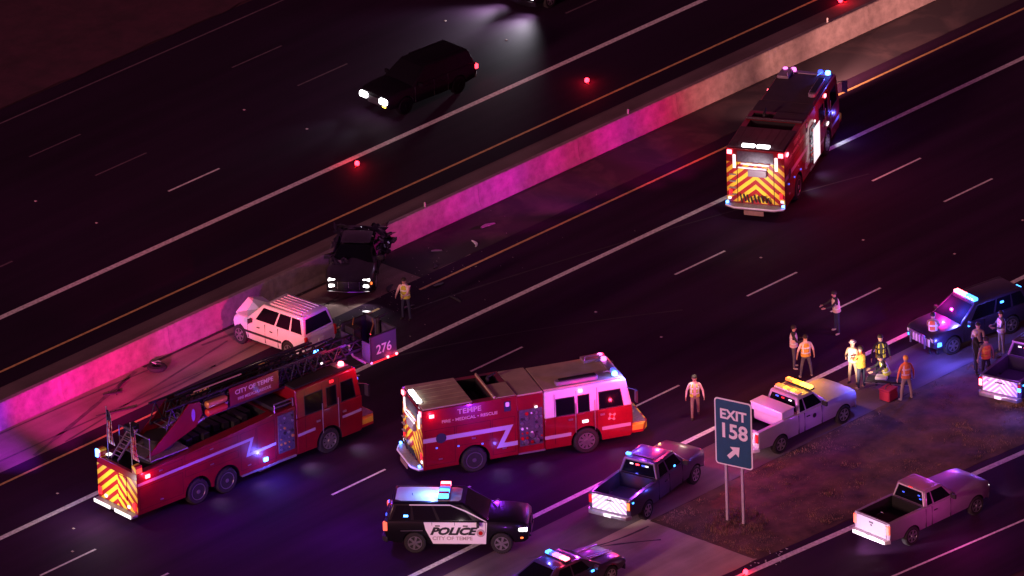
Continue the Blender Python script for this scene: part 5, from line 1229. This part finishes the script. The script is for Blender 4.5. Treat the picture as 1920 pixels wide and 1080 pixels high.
for k in range(170):
    r_ = abs(rg.gauss(0, 2.6)); a = rg.uniform(0, 2*pi); x, y = 119.0+r_*cos(a)*1.6, 4.2+r_*sin(a)*0.6
    if y > 7.0: continue
    s_ = rg.uniform(0.015, 0.04); mb.add([(x, y, 0.004), (x+s_, y+s_*rg.uniform(-1, 1), 0.006), (x, y+s_, 0.03)], [(0,1,2)])
o = mb.build('glass_debris', 'letter_grey', smooth=False); o['kind'] = 'stuff'; tag(o, 'scattered glass and crumbs around the wreck', 'debris')
mb = MB()
for k in range(26):
    x, y = 109.7+rg.uniform(-1.2, 1.8), -24.6+rg.uniform(-0.5, 0.5); s_ = rg.uniform(0.03, 0.09)
    mb.add([(x, y, 0.006), (x+s_, y+s_*rg.uniform(-1, 1), 0.01), (x, y+s_, 0.03)], [(0,1,2)])
o = mb.build('litter', 'reflective', smooth=False); o['kind'] = 'stuff'; tag(o, 'bits of pale litter beside the ramp line', 'litter')
t = thing('cooler', 'red equipment bag standing on the shoulder by the firefighters', 'bag', (123.96, -18.35), 5)
MB().box(-0.3, 0.3, -0.26, 0.26, 0, 0.42).build('case', 'red_cloth', t, bevel=0.05); MB().box(-0.31, 0.31, -0.27, 0.27, 0.42, 0.50).build('lid', 'red_cloth', t, bevel=0.03)
MB().path([(-0.2,0,0.5),(-0.15,0,0.6),(0.15,0,0.6),(0.2,0,0.5)], 0.018).build('handle', 'plastic', t)
t = thing('stretcher', 'low stretcher with gear on the shoulder in front of the dark coated officer', 'stretcher', (124.75, -17.62), -60)
MB().box(-0.85, 0.85, -0.27, 0.27, 0.30, 0.38).build('mattress', 'dark_cloth', t, bevel=0.03)
for s in (-1, 1): MB().path([(-0.9, s*0.3, 0.28), (0.9, s*0.3, 0.28)], 0.02).build('side_rail', 'alu', t)
MB().path([(-0.7,-0.25,0.05),(0.6,0.25,0.28)], 0.018).path([(-0.7,0.25,0.05),(0.6,-0.25,0.28)], 0.018).build('leg_frame', 'alu', t)
MB().box(-0.5, 0.0, -0.2, 0.2, 0.38, 0.5).build('blanket', 'white_cloth', t, bevel=0.04)

# ================================================================== PEOPLE
def person(label, loc, rot, top='dark_cloth', trousers='dark_cloth', vest=None, head='hair', boots='boot', stripes='silver_tape',
           lean=0.0, arms=None, legs=None, h=1.0, open_vest=False, helmet=None, long_sleeve=True, hipz=0.93, turn=0.0):
    """arms / legs: per side (upper dir, lower dir) in body space x forward, y left, z up"""
    t = thing('person', label, 'person', loc, rot, 'emergency workers at the crash scene')
    arms = arms or (((0.05,-0.18,-1),(0.25,0.02,-1)), ((0.05,0.18,-1),(0.25,-0.02,-1)))
    legs = legs or (((0.03,-0.10,-1),(-0.03,-0.04,-1)), ((0.03,0.10,-1),(-0.03,0.04,-1)))
    P = []; E_ = []; lab = []
    def add(p, r, parent=None, l='top'):
        P.append((Vector(p), r)); i = len(P)-1
        if parent is not None: E_.append((parent, i)); lab.append(l)
        return i
    up = Vector((sin(lean), 0, cos(lean))); fw = Vector((cos(lean), 0, -sin(lean)))
    hip = Vector((0, 0, hipz))
    root = add(hip, (0.15, 0.115))
    waist = add(hip+up*0.16, (0.145, 0.11), root)
    chest = add(hip+up*0.36, (0.17, 0.12), waist)
    sh = add(hip+up*0.50, (0.13, 0.095), chest)
    neck = add(hip+up*0.585, (0.055, 0.055), sh, 'skin')
    hd = hip+up*0.66+fw*0.02
    hc = Matrix.Rotation(turn, 3, 'Z') @ Vector((1, 0, 0))
    head1 = add(hd, (0.075, 0.085), neck, 'skin')
    head2 = add(hd+up*0.085, (0.078, 0.095), head1, 'skin'); head3 = add(hd+up*0.15, (0.055, 0.065), head2, 'skin')
    hands = []
    for k, s in ((0, -1), (1, 1)):
        s0 = hip+up*0.49+Vector((0, s*0.185, 0)); a = add(s0, (0.062, 0.062), sh)
        d1 = Vector(arms[k][0]).normalized(); d2 = Vector(arms[k][1]).normalized()
        e0 = add(s0+d1*0.14, (0.055, 0.055), a); e = add(s0+d1*0.29, (0.045, 0.045), e0); wr = s0+d1*0.29+d2*0.25
        w_ = add(wr, (0.032, 0.03), e, 'top' if long_sleeve else 'skin'); hn = add(wr+d2*0.085, (0.040, 0.022), w_, 'skin')
        hands.append((wr, d2, s))
        l0 = hip+Vector((0, s*0.095, -0.04)); b_ = add(l0, (0.095, 0.09), root, 'leg')
        q1 = Vector(legs[k][0]).normalized(); q2 = Vector(legs[k][1]).normalized()
        kn = add(l0+q1*0.43, (0.062, 0.062), b_, 'leg'); ank = l0+q1*0.43+q2*0.40; an = add(ank, (0.045, 0.045), kn, 'leg')
        add(ank+Vector((0.0, 0, -0.035)), (0.05, 0.045), an, 'boot'); ft = add(ank+Vector((0.16, s*0.02, -0.05)), (0.045, 0.032), len(P)-1, 'boot')
    me = bpy.data.meshes.new('body'); me.from_pydata([p for p, r in P], E_, [])
    bm = bmesh.new(); bm.from_mesh(me); ly = bm.verts.layers.skin.verify()
    for v, (p, r) in zip(bm.verts, P): v[ly].radius = r; v[ly].use_root = (v.index == 0)
    bm.to_mesh(me); bm.free()
    o = bpy.data.objects.new('body', me); COL.objects.link(o)
    m1 = o.modifiers.new('skin', 'SKIN'); m1.use_smooth_shade = True; m2 = o.modifiers.new('sub', 'SUBSURF'); m2.levels = 1; m2.render_levels = 1
    bpy.context.view_layer.update()
    me2 = bpy.data.meshes.new_from_object(o.evaluated_get(bpy.context.evaluated_depsgraph_get()))
    bpy.data.objects.remove(o)
    # nearest bone decides the cloth
    A_ = np.array([P[a][0][:] for a, b_ in E_]); B_ = np.array([P[b_][0][:] for a, b_ in E_]); rr_ = np.array([min(P[a][1][0], P[b_][1][0]) for a, b_ in E_])
    C_ = np.array([p.center[:] for p in me2.polygons]); idx = {'top': 0, 'leg': 1, 'skin': 2, 'boot': 3}
    AB = B_-A_; tt = np.clip(((C_[:, None]-A_[None])*AB[None]).sum(-1)/((AB**2).sum(-1)[None]+1e-9), 0, 1)
    dist = np.linalg.norm(C_[:, None]-(A_[None]+tt[..., None]*AB[None]), axis=-1)-rr_[None]
    mi = np.array([idx[lab[k]] for k in dist.argmin(1)])
    mi[(mi == 0) & (C_[:, 2] < hipz+0.05*cos(lean)) & (np.abs(C_[:, 1]) < 0.17) & (np.abs(C_[:, 0]) < 0.17)] = 1
    mb = MB(); mb.v = [tuple(v.co) for v in me2.vertices]; mb.f = [tuple(p.vertices) for p in me2.polygons]; mb.m = list(mi)
    # fingers, nose, ears, eyes, mouth
    for wr, d, s in hands:
        inn = Vector((0, -s, 0)); side = d.cross(inn).normalized()
        if side.x < 0: side = -side
        base = wr+d*0.095
        for j, ln in enumerate((0.062, 0.072, 0.068, 0.052)):
            b0 = base+side*(0.027-0.018*j); m_ = b0+d*ln*0.55+inn*0.006; e_ = m_+(d+inn*0.7).normalized()*ln*0.5
            mb.tube(b0-d*0.02, m_, 0.0095, 6, 0.0088, 2); mb.tube(m_, e_, 0.0088, 6, 0.0065, 2)
        b0 = wr+d*0.045+side*0.028; m_ = b0+(d*0.6+side*0.8).normalized()*0.04; mb.tube(b0-side*0.012, m_, 0.011, 6, 0.0098, 2); mb.tube(m_, m_+(d+inn*0.3).normalized()*0.03, 0.0098, 6, 0.0075, 2)
    f_ = (hc-up*hc.dot(up)).normalized(); l_ = up.cross(f_)
    fc = hd+up*0.06
    mb.add([fc+f_*0.082+up*0.04, fc+f_*0.082-up*0.015+l_*0.018, fc+f_*0.082-up*0.015-l_*0.018, fc+f_*0.118-up*0.012], [(0,1,3),(0,3,2),(1,2,3),(0,2,1)], 2)
    for q in (-1, 1):
        mb.blob(fc+f_*0.078+l_*q*0.031+up*0.04, 0.012, 6, 4); mb.blob(fc+l_*q*0.082+up*0.02, 0.022, 6, 2)
    mb.blob(fc+f_*0.072-up*0.045, 0.018, 6, 5)
    mb.build('body', [top, trousers, 'skin', boots, 'letter_black', 'tail_dim'], t)
    # hair, cap or helmet
    hm = MB(); c = hd+up*0.09-f_*0.012
    rows = []
    for zz, rr2 in ((-0.02, 0.095), (0.03, 0.105), (0.075, 0.096), (0.105, 0.068), (0.122, 0.03)):
        rows.append([c+up*zz+(f_*cos(a)*(1.08 if zz > 0.0 else 0.9)+l_*sin(a))*rr2*0.98-f_*(0.02 if zz < 0.03 else 0) for a in [2*pi*i/14 for i in range(14)]])
    hm.loft(rows)
    if helmet: hm.loft([[c+up*zz+(f_*cos(a)*1.15+l_*sin(a))*0.145-f_*0.015 for a in [2*pi*i/14 for i in range(14)]] for zz in (0.02, 0.032)])
    if head == 'cap': hm.loft([[c+up*zz+f_*(0.12+0.06*cos(a))+l_*0.07*sin(a) for a in [2*pi*i/10 for i in range(10)]] for zz in (0.03, 0.04)])
    hm.build('helmet' if helmet else ('cap' if head == 'cap' else 'hair'), helmet or ('letter_black' if head == 'cap' else head), t)
    if vest:
        vm = MB(); rings = []
        prof = [(-0.02,0.185,0.15),(0.06,0.182,0.147),(0.11,0.182,0.147),(0.12,0.184,0.148),(0.17,0.186,0.148),(0.18,0.188,0.15),(0.27,0.198,0.153),(0.32,0.202,0.155),(0.33,0.203,0.155),(0.38,0.205,0.152),(0.44,0.20,0.142),(0.51,0.165,0.118),(0.545,0.10,0.085)]
        n = 20
        for zz, ww, dd in prof:
            rings.append([hip+up*zz+Vector((0, 1, 0))*ww*sin(2*pi*i/n)+fw*dd*cos(2*pi*i/n) for i in range(n)])
        for j in range(len(prof)-1):
            band = 1 if (0.10 < prof[j][0] < 0.17 or 0.315 < prof[j][0] < 0.37) else 0
            for i in range(n):
                ang_ = (i+0.5)/n*360
                vert = prof[j][0] >= 0.17 and (abs(ang_-50) < 10 or abs(ang_-310) < 10 or abs(ang_-140) < 10 or abs(ang_-220) < 10)
                if open_vest and (ang_ < 20 or ang_ > 340): continue
                if prof[j][0] > 0.30 and prof[j][0] < 0.5 and (abs(ang_-90) < 16 or abs(ang_-270) < 16) : continue
                a_, b_, c_, d_ = rings[j][i], rings[j][(i+1)%n], rings[j+1][(i+1)%n], rings[j+1][i]
                k = len(vm.v); vm.v += [tuple(a_), tuple(b_), tuple(c_), tuple(d_)]; vm.f.append((k, k+1, k+2, k+3)); vm.m.append(1 if (band or vert) else 0)
        vo = vm.build('vest', [vest, stripes], t)
        sm = vo.modifiers.new('thick', 'SOLIDIFY'); sm.thickness = 0.012; sm.offset = 1
    t.scale = (h, h, h)
    # stand on the ground
    return t

hold = (((0.5,-0.15,-0.9),(0.9,0.35,0.15)), ((0.5,0.15,-0.9),(0.9,-0.35,0.15)))
phone = (((0.35,-0.2,-0.9),(0.5,0.2,0.9)), ((0.05,0.2,-1),(0.3,0,-1)))
apart = (((0.0,-0.45,-1),(0.15,-0.15,-1)), ((0.0,0.45,-1),(0.15,0.15,-1)))
reach = (((0.7,-0.1,-0.6),(0.9,0.2,-0.2)), ((0.7,0.1,-0.6),(0.9,-0.2,-0.2)))
wide = (((0.02,-0.20,-1),(-0.02,-0.12,-1)), ((0.02,0.20,-1),(-0.02,0.12,-1)))
stride = (((0.35,-0.06,-1),(0.05,-0.02,-1)), ((-0.30,0.06,-1),(-0.45,0.02,-1)))
Z0 = 0.0
person('worker in yellow vest and pale trousers walking on the lane left of the exit sign', (117.72,-13.57), 225, 'vest_pink', 'tan_cloth', 'vest_yellow', 'hair', 'boot', arms=apart, legs=stride, h=1.05, open_vest=True)
person('worker in dark clothes and pale vest, left one of the pair on the lane', (123.75,-13.45), -50, 'dark_cloth', 'grey_cloth', 'vest_pink', 'hair', 'boot_tan', arms=hold, h=1.05)
person('worker in a short sleeved amber vest, back turned, right of the pair on the lane', (123.39,-14.43), 60, 'vest_pink', 'grey_cloth', 'vest_amber', 'hair', 'boot_tan', arms=apart, legs=wide, h=1.05, long_sleeve=False)
person('lone worker farthest out on the dark lanes in a pale vest, reaching to one side', (127.39,-12.52), 150, 'dark_cloth', 'navy_cloth', 'vest_pink', 'hair', 'boot_tan', lean=0.12, arms=reach, legs=wide, h=1.04)
person('firefighter in tan turnout suit partly hidden behind the bright amber vest', (124.20,-16.25), 200, 'tan_cloth', 'tan_cloth', 'vest_pink', 'hair', 'boot', helmet='white_cloth', arms=hold, h=1.06)
person('worker seen from behind in the brightest amber and orange vest above dark jeans', (124.02,-16.85), 85, 'vest_orange', 'navy_cloth', 'vest_amber', 'hair', 'boot_tan', stripes='vest_yellow', arms=hold, h=1.05)
person('tall officer in a dark coat with an open yellow edged vest beside the stretcher', (125.12,-16.92), 235, 'dark_cloth', 'navy_cloth', 'vest_yellow', 'hair', 'boot_tan', arms=apart, stripes='dark_cloth', h=1.12, open_vest=True)
kneel = (((0.85,-0.12,-0.25),(-0.1,0,-1)), ((0.15,0.12,-0.8),(-1,0,-0.12)))
person('firefighter kneeling by the stretcher in a yellow striped jacket', (124.9,-17.45), 150, 'dark_cloth', 'dark_cloth', 'vest_yellow', 'hair', 'boot', lean=0.35, arms=reach, legs=kneel, hipz=0.50, h=1.06)
person('firefighter seen from behind in orange jacket and tan trousers, nearest the grass', (124.37,-18.95), 70, 'vest_orange', 'tan_cloth', 'vest_orange', 'vest_amber', 'boot_tan', stripes='vest_pink', arms=apart, legs=wide, h=1.08)
person('worker in a pale orange vest at the front corner of the dark police suv', (128.27,-16.95), 30, 'tan_cloth', 'dark_cloth', 'vest_orange', 'hair', 'boot', arms=hold, h=1.04)
person('worker with white cap and dark jacket standing left of the orange vest by the grass', (128.0,-19.45), -40, 'dark_cloth', 'dark_cloth', None, 'white_cloth', 'boot_tan', arms=hold, h=1.05)
person('worker in a short orange vest standing just behind the chevron tailgate', (127.85,-20.15), 70, 'tan_cloth', 'dark_cloth', 'vest_orange', 'hair', 'boot', stripes='vest_amber', arms=apart, h=1.04)
person('worker in a pale green striped vest near the side of the dark police suv', (130.12,-18.99), 160, 'grey_cloth', 'tan_cloth', 'vest_pink', 'hair', 'boot', arms=hold, h=1.05)
person('person in a brown coat behind the worker with the white cap', (128.75,-18.95), 215, 'tan_cloth', 'grey_cloth', None, 'hair', 'boot', arms=phone, h=1.03)
person('worker in yellow banded vest and navy trousers standing by the yellow line near the sedan', (117.20,1.95), 200, 'vest_pink', 'navy_cloth', 'vest_yellow', 'hair', 'boot', lean=0.15, arms=reach, h=1.06)
